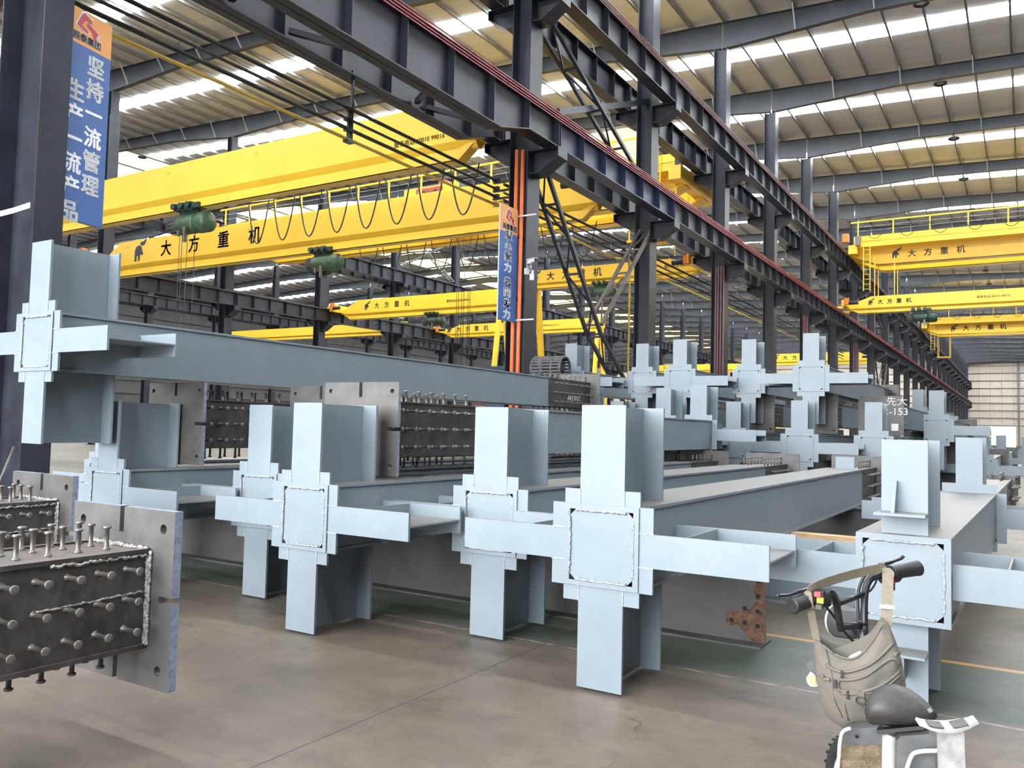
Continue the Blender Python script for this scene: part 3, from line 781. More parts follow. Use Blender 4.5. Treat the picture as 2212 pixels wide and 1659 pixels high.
def base_end(t, y, L, plate_y, pw=.425, ph=.41, studs=(), near=True, bx=None, holes=True, notch=True, top_rows=2, n=7, pitch=.19, chalk=None):
    """unpainted studded end of a column: box from y to y+L, end plate at plate_y"""
    b = bx or .235
    m = MB()
    m.box(-b, b, y, y+L, -b, b)
    # edge angle weld lips along the corners
    for sx in (-1, 1):
        for sz in (-1, 1): m.bar((sx*b, y, sz*b), (sx*b, y+L, sz*b), .018, .018)
    part('stud_section', m, MILL, t)
    hs = [(sx*(pw-.07), sz*(ph-.08), .022) for sx in (-1, 1) for sz in (-1, 1)] if holes else []
    if near == 2: hs += [(pw-.07, 0, .02), (-pw+.07, 0, .02)]
    po = [(-pw, -ph), (pw, -ph)]
    if notch: po += [(pw, -.017), (pw-.12, -.017), (pw-.12, .017), (pw, .017)]
    po += [(pw, ph)]
    if notch: po += [(.018, ph), (.018, ph-.13), (-.018, ph-.13), (-.018, ph)]
    po += [(-pw, ph)]
    pm_ = cached(('plate', pw, ph, notch, holes, near == 2), lambda: plate_mesh('base_plate', po, hs, .035, PLATE, PEDGE))
    part('base_plate', pm_, None, t, (0, plate_y, 0))
    sm = STUDM if near else STUDF
    s = 1 if plate_y <= y else -1
    y_a = y+.13 if s > 0 else y+L-.13
    for k in range(n):
        yy = y_a+s*k*pitch
        for i, z in enumerate((.16, .0, -.16)):
            link('shear_stud', sm, t, (b, yy+(.0 if near else 0), z), (0, R(90), 0))
        rows = (-.15, 0, .15)[:top_rows] if top_rows < 3 else (-.15, 0, .15)
        for j, xx in enumerate((-.14, .14) if top_rows == 2 else (-.16, 0, .16)):
            yo = yy+(pitch*.5 if j % 2 else 0)
            link('shear_stud', sm, t, (xx, yo, b))
            link('shear_stud', sm, t, (xx, yo, -b), (R(180), 0, 0))
    if near:
        e = .012
        yv = plate_y+.04 if plate_y <= y else plate_y-.006
        weld_path([(b, yv, -b), (b, yv, b)], .012, BWELD, t, .005)
        weld_path([(-b, yv, b), (b, yv, b)], .010, BWELD, t, .005)
def cross_col(label, X, Y, Z, L=9.3, stud_len=1.3, rz=0., near=True, far_end=True, group=None, arms=('up', 'down', 'left', 'right'), reach=.87, n=6, vh=.15, areach=1.02):
    t = thing('cross_column', label, 'steel column', (X, Y, Z), rz, group)
    shaft(t, L-stud_len)
    front_plate(t, near)
    node(t, 0, reach=reach, areach=areach, arms=arms, near=near, vh=vh)
    if far_end: base_end(t, L-stud_len, stud_len, L, near=False, n=n, holes=False, notch=False)
    return t
G1 = 'cross columns of the front row'
cross_col('pale grey cross ended box column standing nearest the camera, right of centre', -2.23, 4.67, .885, 9.35, 1.3, group=G1)
c1_ = [o for o in COL.objects if o.get('category') == 'steel column' and o.name.startswith('cross')][0]
part('lug_plate', MB().box(-.08, .17, 7.82, 7.84, .25, .42), PAINT, c1_)
c2 = cross_col('cross ended column just left of the nearest one, its lower corner behind that arm', -3.49, 5.33, .885, 8.3, 1.3, group=G1, areach=.945)
cross_col('cross ended column with both arms clear, in front of the studded plate at centre left', -4.705, 4.60, .885, 9.3, 1.3, group=G1)
cross_col('cross ended column set back behind the one with both arms clear', -5.98, 5.265, .885, 8.6, 1.3, group=G1, areach=.945)
cross_col('cross ended column under the high stacked one, its foot behind the nearest studded plate', -7.2, 4.56, .885, 9.3, 1.3, group=G1)
cross_col('cross ended column half hidden at far left, behind the one under the high stacked column', -8.45, 5.3, .885, 8.5, 1.3, group=G1, areach=.945)
tl = cross_col('single cross ended column stacked high at the upper left on its long grey shaft', -7.2, 3.86, 2.236, 10.15, 1.6, n=8)
link('lettering', text_mesh('AR1101C', .13, CHALK, 0, .001), tl, (.236, 9.25, -.12), (R(90), 0, R(90)))
# reversed columns on the second layer: studded end plate towards the camera, cross node at the far end
def rev_col(label, X, Y, Z, L, n=7, near=True, ndy=.65, group='reversed columns on the second layer', pw=.425, ph=.40, nodeend=True, stud=1.5, pitch=.19, lr=(1.02, 1.02)):
    t = thing('reversed_column', label, 'steel column', (X, Y, Z), 0, group)
    base_end(t, .035, stud, 0, pw, ph, near=near, n=n, notch=near is True, pitch=pitch)
    m = MB(); b = S2
    y0 = stud+.035
    m.box(-b, b, y0, L, S2-.02, S2); m.box(-b, b, y0, L, -S2, -S2+.02)
    for s in (-1, 1): m.box(min(s*(S2-.016), s*(S2-.036)), max(s*(S2-.016), s*(S2-.036)), y0, L, -S2+.02, S2-.02)
    part('box_shaft', m, PAINT2, t)
    if nodeend:
        node(t, L-DEP, near=False, areach=lr[1], arms=('up', 'down', 'right')); node(t, L-DEP, near=False, areach=lr[0], arms=('left',))
    return t
rev_col('stacked column whose studded plate stands just right of the cross column with both arms clear', -4.93, 5.45, 1.565, 9.4, lr=(.66, 1.02))
rev_col('stacked column whose brown plate peeps out left of the taller studded plate', -5.90, 5.95, 1.565, 9.7)
rev_col('stacked column whose studded plate stands under the long high shaft at left', -7.17, 5.24, 1.565, 9.5, lr=(1.02, .98))
# loose studded pieces at the lower left
def stud_piece(label, X, Y, Z, L, bx=.235, rz=0):
    t = thing('studded_column_end', label, 'steel column', (X, Y, Z), rz, 'studded ends at the lower left')
    b = bx
    m = MB().box(-b, b, -L, 0, -.232, .232)
    for sx in (-1, 1):
        for sz in (-1, 1): m.bar((sx*(b+.001), -L, sz*.232), (sx*(b+.001), 0, sz*.232), .03, .022)
    part('stud_section', m, MILL, t)
    pw, ph = .425, .433
    po = [(-pw, -ph), (-.018, -ph), (-.018, -ph+.13), (.018, -ph+.13), (.018, -ph), (pw, -ph), (pw, -.017), (pw-.1, -.017), (pw-.1, .017), (pw, .017), (pw, ph), (.018, ph), (.018, ph-.13), (-.018, ph-.13), (-.018, ph), (-pw, ph)]
    hs = [(sx*(pw-.085), sz*(ph-.09), .025) for sx in (-1, 1) for sz in (-1, 1)]
    part('base_plate', plate_mesh('base_plate', po, hs, .045, PLATE, PEDGE), None, t, (0, 0, 0))
    weld_path([(b+.006, -.008, -.23), (b+.006, -.008, .232)], .012, BWELD, t, .004)
    weld_path([(b+.024, -.008, -.23), (b+.024, -.008, .232)], .010, BWELD, t, .004)
    weld_path([(-b, -.008, .24), (b, -.008, .24)], .012, BWELD, t, .006)
    weld_path([(b+.012, -.5, .212), (b+.012, -.02, .212)], .008, BWELD, t, .006)
    weld_path([(b+.006, -.55, .02), (b+.006, -.02, .035)], .006, BWELD, t, .004)
    k = int(L/.145)
    for i in range(k):
        y = -.12-i*.145
        for z in (.155, .012, -.13): link('shear_stud', STUDM, t, (b, y, z), (0, R(90), 0))
        for j, xx in enumerate((.065, -.085, -.205)):
            yy = y+.01*j
            link('shear_stud', STUDM, t, (xx, yy, .232)); link('shear_stud', STUDM, t, (xx, yy, -.232), (R(180), 0, 0))
    return t
stud_piece('nearest studded steel column end with a drilled plate, lower left foreground', -3.945, 2.6, .717, 2.6)
stud_piece('second studded steel column end, behind the nearest one at the left edge', -6.55, 3.62, .72, 2.8)
for X, Y in ((-3.92, .9), (-6.55, 1.6)):
    solid('timber_block', MB().box(X-.6, X+.6, Y-.1, Y+.1, 0, .21).box(X-.6, X+.6, Y-.09, Y+.09, .21, .33), WOOD, 'timber block under a studded column end', 'timber', 'timbers under the studded ends')
# right hand box column, slightly turned
rb = thing('box_column', 'large plain ended grey box column behind the electric scooter', 'steel column', (-.615, 5.3, .785), R(-1.15))
shaft(rb, 8.0); front_plate(rb)
node(rb, .08, vh=.125, reach=.80, areach=1.06, ears=False, arms=('up', 'left', 'right')); node(rb, .08, vh=.125, reach=.783, ears=False, arms=('down',))
node(rb, 4.72, vh=.125, reach=.83, areach=1.06, ears=True, arms=('up', 'left', 'right'), near=False); node(rb, 4.72, vh=.125, reach=.783, arms=('down',), near=False)
base_end(rb, 7.6, 1.3, 8.9, .29, .30, near=False, n=5, holes=False, notch=False)
for i in range(3):
    part('end_lug', MB().box(.25, .37, 8.6, 8.75, .14-.14*i, .155-.14*i), PLATE, rb); 
for i in range(3): part('end_lug', MB().box(-.14+.12*i, -.12+.12*i, 8.7, 8.85, .25, .34), PLATE, rb)
sb = part('seat_bracket', MB().box(-.14, .13, -.09, .08, .365, .38).prism([(-.05, .38), (.078, .38), (.078, .56), (.05, .56)], -.055, -.035, 'x'), PAINT, rb)
part('seat_bracket', MB().box(-.13, .13, -.11, .08, -.42, -.405).box(.0, .02, -.08, .07, -.56, -.42), PAINT, rb)
# H beams lying across the floor under the row
def hbeam(label, x0, x1, y, h, fw=.3, rust=False, m=None, name='support_beam', grp='support beams on the floor'):
    t = thing(name, label, 'beam', (x0, y, 0), 0, grp); L = x1-x0
    b = MB().box(0, L, -.007, .007, .016, h-.016).box(0, L, -fw/2, fw/2, 0, .016).box(0, L, -fw/2, fw/2, h-.016, h)
    part('beam', b, m or MILL2, t)
    if rust:
        q = MB().prism([(L+x, z) for x, z in ((-.003, .02), (-.003, .54), (-.05, .56), (-.075, .47), (-.10, .40), (-.07, .33), (-.12, .26), (-.22, .235), (-.31, .21), (-.30, .11), (-.21, .13), (-.15, .07), (-.12, .02))], -.0085, -.0075, 'y')
        part('rust_patch', q, RUSTP, t)
        for i, (dx, z) in enumerate(((.06, .48), (.06, .36), (.06, .25), (.16, .26), (.26, .16), (.16, .15), (.06, .14))): part('bolt_hole', MB().cyl((L-dx, -.0105, z), (L-dx, -.0075, z), .018, 10), DARK, t)
    return t
MILL2 = mat('grey_brown_mill_steel', (.09, .082, .08), .5, .15, .2, 1.2, .1, 40)
hbeam('long grey brown H beam on the floor under the front row, rusty at right', -9.2, -1.69, 6.46, .633, rust=True)
hbeam('second H beam lying on the floor under the rear of the front row', -9.2, -.95, 8.35, .62, .35, m=PAINT2)
hbeam('third H beam lying on the floor under the far ends of the front row', -9.2, -1.3, 12.2, .633, .3)
solid('timber_plank', MB().box(-1.93, -.95, 8.25, 8.42, .621, .66), WOOD, 'raw timber plank on top of the second support beam, beside the large box column', 'timber')
# ------------------------------------------------ rear stacks
G2 = 'cross columns on top of the rear stack'
ST = [(-3.51, 16.5, 2.69), (-4.90, 17.2, 2.69), (-6.14, 16.5, 2.66), (-7.32, 17.3, 2.69), (-8.70, 16.5, 2.66)]
lb = ['tallest looking cross column on the rear stack, rightmost of the top five', 'fourth from the left of the five cross columns topping the rear stack',
      'middle one of the five cross columns topping the rear stack', 'second from the left of the five cross columns topping the rear stack',
      'leftmost of the five cross columns topping the rear stack, beside the toothed drum']
for (X, Y, Z), s in zip(ST, lb): cross_col(s, X, Y, Z, 9.4, 1.4, near=False, group=G2, n=3, areach=.92 if Y > 17 else 1.02)
G3 = 'cross columns on the bottom of the rear stack'
for (X, Y, Z), s in zip(((-2.395, 16.5, 1.365), (-3.56, 15.8, 1.365), (-5.0, 16.5, 1.365), (-6.1, 15.8, 1.365), (-7.55, 16.5, 1.365)),
                        ('rightmost bottom cross column of the rear stack, in front of the chalked plate', 'second from right bottom cross column of the rear stack',
                         'third from right bottom cross column of the rear stack, mostly hidden', 'fourth from right bottom cross column of the rear stack, mostly hidden', 'leftmost bottom cross column of the rear stack, mostly hidden')):
    cross_col(s, X, Y, Z, 9.4, 1.4, near=False, group=G3, n=2, areach={-2.395: .88, -5.0: .82}.get(X, 1.02))
G4 = 'reversed columns inside the rear stack'
rc = None
for (X, Y, s) in ((-2.52, 18.3, 'dark plate with white chalk marks and a white paper, right end of the rear stack'), (-3.62, 17.45, 'dark drilled plate under the tallest looking cross column of the rear stack'),
                  (-4.97, 17.9, 'dark plate with one white paper label in the rear stack'), (-7.2, 18.0, 'dark plate deep in the left of the rear stack')):
    t = rev_col(s, X, Y, 2.03, 8.2, 5, False, group=G4, ph=.40, nodeend=False)
    if 'chalk' in s:
        for body, x, z in (('先大', .10, .22), ('2-153', .05, .02)): link('lettering', text_mesh(body, .2, CHALK, 0, .001), t, (x, -.004, z), (R(90), 0, R(0)))
    if 'paper' in s: part('paper_label', MB().box(.2 if 'chalk' in s else .02, .33 if 'chalk' in s else .13, -.006, -.002, -.3 if 'chalk' in s else -.02, -.16 if 'chalk' in s else .14), WHITE, t)
for y in (18.9, 23.8):
    hbeam('deep H beam under the rear stack, %s' % ('near side' if y < 20 else 'far side'), -9.4, -1.6, y, 1.1, .4)
G5 = 'distant cross columns at the right'
for X, Y, Z, s in ((-2.73, 27.2, 2.16, 'left one of two distant cross columns rising behind the chalked plate'), (-1.68, 20.4, 1.78, 'right one of two distant cross columns rising behind the chalked plate'),
                   (-.75, 33, .885, 'farther distant floor level cross column right of centre of the far doorway'),
                   (-.9, 22.0, .90, 'distant cross column low behind the second node of the large box column'), (-.05, 44, .885, 'very distant cross column at the right edge below the far doorway'), (-1.6, 46, .885, 'very distant cross column under the left of the far doorway')):
    cross_col(s, X, Y, Z, 8, 1.2, near=False, group=G5, n=1, arms=('up', 'down', 'right') if 'right one of two' in s else ('up', 'down', 'left', 'right'))
for x, y, h in ((-1.66, 22.7, 1.52), (-2.73, 30.6, 1.90)): hbeam('deep distant H beam carrying a raised cross column', x-.4, x+.3, y, h, .4, grp='deep distant support beams')
for y in (21.4, 25.8, 34.5): hbeam('distant support beam under the right hand columns', -2.0 if y > 22 else -1.2, -.2 , y, .63 if y > 21 else .6, .3, grp='distant support beams')

# ================================================================== CRANES
def elephant(s):
    body = [(-.42, -.5), (-.42, .1), (-.30, .32), (-.05, .40), (.16, .30), (.24, .06), (.34, -.12), (.22, -.2), (.08, -.12), (.04, -.5), (-.10, -.5), (-.12, -.2), (-.22, -.2), (-.25, -.5)]
    head = [(.02, .46), (.14, .58), (.34, .56), (.46, .66), (.52, .86), (.60, .84), (.54, .52), (.40, .36), (.24, .34), (.08, .38)]
    mb = MB()
    for p in (body, head): mb.prism([(x*s, z*s) for x, z in p], -.004, 0, 'y')
    return mb
def loops(parent, x0, x1, y, z, pitch, drop, m=BLACK, r=.024):
    k = max(1, int(abs(x1-x0)/pitch)); pt = (x1-x0)/k
    def mk():
        w_ = pitch*.42
        return MB().tube([(w_*(j/6-1), 0, -drop*(1-((j/6-1))**2)) for j in range(13)], r, 6).mesh('cable_loop', m)
    me = cached(('loop', round(pitch, 2), drop, r), mk)
    for i in range(k): link('cable_loop', me, parent, (x0+pt*(i+.5), y, z))
def hoist(parent, x, y, z, big=1., ropes=0., m=GREEN):
    b = big
    h = part('hoist_drum', MB().lathe([(0, -.55*b), (.28*b, -.55*b), (.36*b, -.48*b), (.36*b, .45*b), (.30*b, .5*b), (0, .5*b)], (0, 0, 0), 'x', 18).lathe([(.30*b, .5*b), (.38*b, .55*b), (.38*b, 1.0*b), (.28*b, 1.12*b), (0, 1.14*b)], (0, 0, 0), 'x', 18), m, parent, (x, y, z))
    g = MB()
    for k in range(14):
        a = 2*PI*k/14; g.box(-.95*b, -.55*b, .30*b*math.cos(a)-.015, .30*b*math.cos(a)+.015, .30*b*math.sin(a)-.015, .30*b*math.sin(a)+.015)
    g.lathe([(0, -.95*b), (.27*b, -.93*b), (.27*b, -.55*b), (0, -.55*b)], (0, 0, 0), 'x', 14)
    part('hoist_motor', g, GREYB, parent, (x, y, z))
    tr = MB()
    for i in (-.5, -.1, .3): tr.cyl((i*b, -.28*b, .62*b), (i*b, .28*b, .62*b), .15*b, 12).cyl((i*b, -.42*b, .62*b), (i*b, -.28*b, .62*b), .11*b, 10)
    tr.box(-.55*b, .5*b, -.06*b, .06*b, .3*b, .6*b).box(.4*b, .75*b, -.25*b, .15*b, .5*b, .7*b)
    part('trolley', tr, DGREEN, parent, (x, y, z))
    part('limit_box', MB().box(.22*b, .34*b, -.45*b, -.36*b, -.75*b, -.2*b).box(-.15*b, -.05*b, -.42*b, -.36*b, -.5*b, -.3*b), CARPET if False else STUD, parent, (x, y, z))
    if ropes:
        for dx in (-.42, -.28, .02, .45): part('hoist_rope', MB().cyl((dx*b, -.1, -.3), (dx*b, -.1, -ropes), .013, 5), BLACKP, parent, (x, y, z))
TXT = '大方重机'
def girder(H, L, cl, cr, m, wd=.28):
    """single girder along x 0..L, bottom z=0; cl/cr chamfer the ends"""
    mb = MB(); w1 = .31*H
    web = [(0, .36*H) if cl else (0, w1), (cl, w1) if False else (.0, w1), (L, w1), (L, .55*H if cr else H)]
    poly = [(0, w1), (L, w1), (L, H*.55 if cr else H)]
    if cr: poly.append((L-cr, H))
    poly.append((cl, H)); 
    if cl: poly.append((0, H*.45))
    mb.prism(poly, -wd, wd, 'y')
    # folded soffit and bottom flange
    a, b = (.9 if cl else 0), (.9 if cr else 0)
    sec = [(-wd, w1), (-.09, .18*H), (.09, .18*H), (wd, w1)]
    mb.prism(sec, .25 if cl else 0, L-(.25 if cr else 0), 'x')
    bt = MB().prism([(-.2, .0), (.2, .0), (.2, .03), (.06, .05), (.06, .18*H+.02), (-.06, .18*H+.02), (-.06, .05), (-.2, .03)], a, L-b, 'x')
    bt.prism([(-.2, .0), (-.2, .19*H), (-.19, .19*H), (-.19, 0)], a, L-b, 'x')
    if a: bt.prism([(.2, w1), (a, 0), (a, .19*H), (.25, w1)], -.2, .2, 'y')
    if b: bt.prism([(L-.2, w1), (L-b, 0), (L-b, .19*H), (L-.25, w1)], -.2, .2, 'y')
    return mb, bt
def single_crane(label, Y, xl, xr, zb, H, txt=None, phone=None, hoist_x=None, ropes=0, leg=None, ends=(1, 1), loop=None, group='yellow overhead cranes', bighoist=1., motor=True, zrail=None):
    L = xr-xl; t = thing('overhead_crane', label, 'crane', (xl, Y, zb), 0, group)
    a, b = girder(H, L, 1.7 if ends[0] else 0, 1.7 if ends[1] else 0, YEL)
    part('girder', a, YEL, t); part('bottom_flange', b, YEL, t)
    for i in range(int(L/5)): part('lifting_lug', MB().tube([(.05*math.cos(k*PI/4), 0, .05*math.sin(k*PI/4)) for k in range(8)], .014, 5, True), YEL, t, (2.5+5*i, -.29, H*.84))
    if txt:
        x0, pitch, size = txt
        link('emblem', elephant(size*1.1).mesh('emblem', INK), t, (x0-pitch-xl, -.285, H*.64))
        for k, c in enumerate(TXT): link('lettering', text_mesh(c, size, INK, .02, .003, 'CENTER'), t, (x0+k*pitch-xl, -.285, H*.66-size*.40), (R(90), 0, 0))
    if phone: link('lettering', text_mesh('服务电话:40010 99016', phone[1], INK, .01, .003), t, (phone[0]-xl, -.285, H*(phone[2] if len(phone) > 2 else .55)), (R(90), 0, 0))
    if hoist_x is not None: hoist(t, hoist_x-xl, -.05, -.52*bighoist, bighoist, ropes, DGREEN if Y > 45 else GREEN)
    if loop: loops(t, loop[0]-xl, loop[1]-xl, .34, .02, loop[2], loop[3])
    for i, e in enumerate((0, L)):
        if leg is not None and i == leg: continue
        if not ends[i]: continue
        s = 1 if i == 0 else -1
        part('end_carriage', MB().box(e+s*.1-.16, e+s*.1+.16, -1.5, 1.5, H*.36, H*.72), YEL, t)
        zr = ZL+.104+(ZS if (i == 1 and xr > -20 and xl < -20) or (i == 1 and xr < XC) else 0)-zb
        xo = sorted((e+s*.02, e-s*.42)); xi = sorted((e+s*.02, e+s*.10)); za_, zb_ = sorted((H*.5, zr+.1))
        part('rail_shoe', MB().box(*xo, -1.4, -1.1, zr, zr+.14).box(*xo, 1.1, 1.4, zr, zr+.14).box(*xi, -1.4, -1.1, za_, zb_+.04).box(*xi, 1.1, 1.4, za_, zb_+.04), YEL, t)
        if motor:
            part('drive_motor', MB().box(e+.3*s-.15, e+.3*s+.15, -1.75, -1.45, H*.40, H*.78), OMOT, t)
            part('drive_motor', MB().cyl((e+s*.45, -1.6, H*.5), (e+s*1.05, -1.6, H*.5), .13, 10), BLACK, t)
    if leg is not None:
        e = (0.35, L-.35)[leg]; hz = zb+.1
        lg = MB()
        for yy, y2 in ((-.35, -1.6), (.35, 1.6)):
            lg.prism([(e-.22, .1), (e+.22, .1), (e+.12, -zb+.5), (e-.12, -zb+.5)], yy-.2, yy-.18, 'y') if False else lg.bar((e, yy, .12), (e, y2, -zb+.45), .30, .26, (1, 0, 0))
        lg.bar((e, -.9, -hz*.5), (e, .9, -hz*.5), .2, .2)
        part('support_leg', lg, YEL, t); part('bogie', MB().box(e-.2, e+.2, -2.2, 2.2, -zb+.004, -zb+.5), YEL, t)
    return t
single_crane('nearest yellow crane girder, high at the left with the green hoist furthest left', 20.2, -45.85, -13.62, 9.62, 1.85, None, (onY(850, 324, 19.9).x, .21, .40), -27.2, 7.5, None, (1, 1), (-24.5, -14, 1.28, 1.55), bighoist=1.05)
single_crane('yellow crane girder with large black characters, behind the nearest one', 28.4, -45.85, -13.62, 9.68, 1.95, (-39.9, 2.35, .92), (onY(1064, 452, 28.1).x, .25, .50), -28.3, 0, None, (1, 1), (-26.5, -14, 1.3, 1.35))
single_crane('yellow half gantry crane ending behind the narrow slogan board, standing on splayed legs', 48.4, -45.85, -30.6, 9.72, 1.5, (-42.2, .98, .5), (-35.6, .22), -37, 0, 1, (1, 0), (-44.5, -38, 1.05, .5), bighoist=.9)
single_crane('yellow half gantry crane right of the centre column, partly behind the bare column', 39.8, -23.7, -13.62, 9.33, 1.02, (-22.2, .95, .5), (-15.6, .2), -19.2, 0, 0, (0, 1), None, bighoist=.75)
single_crane('small yellow half gantry crane low at the centre, left end behind two hanging ropes', 62, -45.85, -29.7, 9.75, 1.15, (-44.2, 1.0, .5), (-35.6, .2), -38.5, 0, 1, (1, 0), None, bighoist=.9)
single_crane('far yellow crane low between the rear stack and the bare column', 110, -45.85, -30, 9.75, 1.15, (-44, 1.0, .5), None, None, 0, 1, (1, 0), None)
single_crane('far yellow crane seen between two columns above the rear stack', 95, -24.5, -13.62, 9.33, 1.3, (-22.9, 1., .55), None, None, 0, 0, (0, 1), None)
single_crane('yellow half gantry crane of the right aisle with black characters and a dark green hoist', 62.6, -10.9, .75, 10.25, 1.18, (-8.62, .6, .36), (-2.75, .2), -6.1, 0, 1, (1, 0), (-10, -7, .8, .5), bighoist=.9)
single_crane('yellow crane glimpsed beyond the left column row', 58, -80, -48.75, 9.75, 1.15, None, None, None, 0, None, (1, 1), (-70, -52, 1.3, 1.), group='cranes beyond the left column row')

def double_crane(label, Y, xl, xr, zb, txt, ladder_right=False, trolley=None, rail_loops=True, group='twin girder cranes'):
    L = xr-xl; t = thing('twin_girder_crane', label, 'crane', (xl, Y, zb), 0, group)
    mb = MB(); bt = MB()
    for y in (0, 2.6):
        mb.prism([(0, .75), (1.7, .12), (L-1.7, .12), (L, .75), (L, 1.45), (0, 1.45)], y-.32, y+.32, 'y')
        bt.prism([(0, .72), (1.7, 0), (L-1.7, 0), (L, .72), (L, .82), (L-1.7, .36), (1.7, .36), (0, .82)], y-.42, y-.36, 'y')
        bt.prism([(0, .70), (1.7, 0), (L-1.7, 0), (L, .70), (L, .74), (L-1.7, .03), (1.7, .03), (0, .74)], y-.42, y+.42, 'y')
    part('girder', mb, YEL, t); part('bottom_flange', bt, YEL, t)
    part('walkway', MB().box(.2, L-.2, -1.25, -.3, 1.22, 1.27).box(.2, L-.2, -1.27, -1.24, 1.22, 2.02).box(.2, L-.2, -1.30, -1.24, 1.62, 1.66), YEL, t)
    post = MB().box(-.04, .04, -.04, .04, -.75, 1.0).mesh('rail_post', YEL)
    for i in range(int(L/2.35)+1): link('rail_post', post, t, (.5+2.35*i, -1.3, 2.05))
    part('hand_rail', MB().box(.0, L, -1.36, -1.28, 3.0, 3.09), YEL, t)
    part('guard_wire', MB().box(.3, L-.3, -1.31, -1.29, 2.7, 2.72).box(.3, L-.3, -1.31, -1.29, 2.38, 2.40), BRACEM, t)
    if rail_loops: loops(t, .6, L-.6, -1.42, 2.98, 2.02, 1.25)
    part('end_carriage', MB().box(-.15, .45, -1.4, 4.1, .75, 1.4), YEL, t); part('end_carriage', MB().box(L-.45, L+.15, -1.4, 4.1, .75, 1.4), YEL, t)
    part('control_cabinet', MB().box(.35, .7, -1.55, -1.3, 1.3, 2.0), STUD, t); part('drive_motor', MB().box(-.5, -.1, -1.8, -1.3, 1.6, 2.2), OMOT, t)
    e = L-1.1 if ladder_right else 1.1
    ld = MB()
    for dx in (-.22, .22): ld.box(e+dx-.03, e+dx+.03, -1.35, -1.29, -2.0, 1.25 if not ladder_right else 2.0)
    for k in range(9): ld.box(e-.2, e+.2, -1.34, -1.31, -1.9+k*.36, -1.87+k*.36)
    part('ladder', ld, YEL, t)
    pf = MB().box(e-.6+1.1, e+1.9, -1.5, .3, -2.9, -2.82) if not ladder_right else MB().box(e-1.3, e+1.1, -1.7, -.5, -2.1, -2.0)
    for dx in ((.55, 1.85) if not ladder_right else (-1.25, 1.05)):
        for yy in (-1.45, .25): pf.box(e+dx-.025, e+dx+.025, yy-.025, yy+.025, -2.9, .3)
    part('access_cage', pf, YEL, t)
    if txt:
        x0, pitch, size = txt
        link('emblem', elephant(size*1.1).mesh('emblem', INK), t, (x0-pitch-xl, -.325, .72))
        for k, c in enumerate(TXT): link('lettering', text_mesh(c, size, INK, .02, .003, 'CENTER'), t, (x0+k*pitch-xl, -.325, .47), (R(90), 0, 0))
    if trolley is not None:
        x = trolley-xl
        part('trolley_frame', MB().box(x-1.7, x+1.9, -.2, 2.8, 1.5, 1.75).box(x-1.8, x+2., -.9, -.8, 1.55, 2.5), YEL, t)
        part('trolley_machinery', MB().cyl((x-.9, .3, 2.5), (x-.9, 1.8, 2.5), .5, 14).box(x+.3, x+1.2, .2, 1., 1.75, 2.9), GREEN, t)
        part('trolley_motor', MB().cyl((x+.1, .2, 2.9), (x+.1, .9, 2.9), .32, 14), mat('faded_red_motor', (.45, .1, .06), .5), t)
        part('load_board', MB().box(x-.9, x+.95, -.94, -.9, 1.72, 2.42), mat('red_load_board', (.42, .06, .05), .5), t)
        link('lettering', text_mesh('32/10t', .6, SGNW, .02, .003, 'CENTER'), t, (x, -.945, 1.86), (R(90), 0, 0))
        for dx in (-.25, -.12, .1, .25, .55, .68): part('hoist_rope', MB().cyl((x+dx+1.3, .6, 1.3), (x+dx+1.3, .6, -8.0), .016, 5), BLACKP, t)
        hb = part('hook_block', MB().lathe([(0, -.22), (.55, -.22), (.62, -.1), (.62, .1), (.55, .22), (0, .22)], (x+1.6, .6, -8.5), 'y', 18).box(x+1.75, x+2.5, .3, .9, -8.95, -8.1), YEL, t)
    return t
double_crane('nearest and highest twin girder yellow crane of the right aisle, with hanging cable loops', 65.3, -10.85, 22, 14.12, (-6.9, 1.03, .55))
double_crane('farther twin girder yellow crane of the right aisle, below the half gantry crane', 115, -10.85, 22, 14.4, (-6.2, 1.3, .7))
u = double_crane('high twin girder yellow crane mostly hidden behind the large lettered one', 37.6, -45.8, -13.7, 12.6, None, True, -28.6, False)
part('side_screen', MB().box(26.9, 29.3, .6, .7, 1.5, 4.4), YELP, u)
link('load_lettering', text_mesh(' ', .1, INK), u) if False else None

# ------------------------------------------------ odds and ends among the stacks
dr = thing('toothed_drum', 'dark toothed metal drum lying on the left of the rear stack', 'drum', onY(1190, 796, 15.5))
g = MB()
for k in range(22):
    a = 2*PI*k/22
    g.box(-.36, .36, .24*math.cos(a)-.02, .24*math.cos(a)+.02, .24*math.sin(a)-.02, .24*math.sin(a)+.02)
for xx in (-.36, -.12, .12, .33): g.tube([(xx, .24*math.cos(2*PI*k/22), .24*math.sin(2*PI*k/22)) for k in range(22)], .03, 5, True)
part('slatted_rim', g, GREYB, dr); part('hub', MB().cyl((-.3, 0, 0), (.3, 0, 0), .08, 10), BLACK, dr)
q = onY(1190, 796, 15.5)
solid('steel_pedestal', MB().box(q.x-.5, q.x+.5, 15.2, 15.8, 0, q.z-.27), FRAME, 'dark pedestal carrying the toothed drum', 'pedestal')
q = onY(1078, 800, 30)
solid('blue_container', MB().box(q.x-.6, q.x+.9, 30, 32, 0, q.z+.12).box(q.x-.65, q.x+.95, 29.95, 32.05, q.z+.1, q.z+.18), mat('faded_blue_steel', (.06, .09, .15), .5), 'faded blue steel container left of the centre column', 'container')
q = onY(1046, 800, 33)
solid('brown_container', MB().box(q.x-.7, q.x+.7, 33, 35, 0, q.z+.12).box(q.x-.75, q.x+.75, 32.95, 35.05, q.z+.1, q.z+.16), mat('brown_steel', (.10, .06, .05), .6), 'brown steel container beside the faded blue one', 'container')
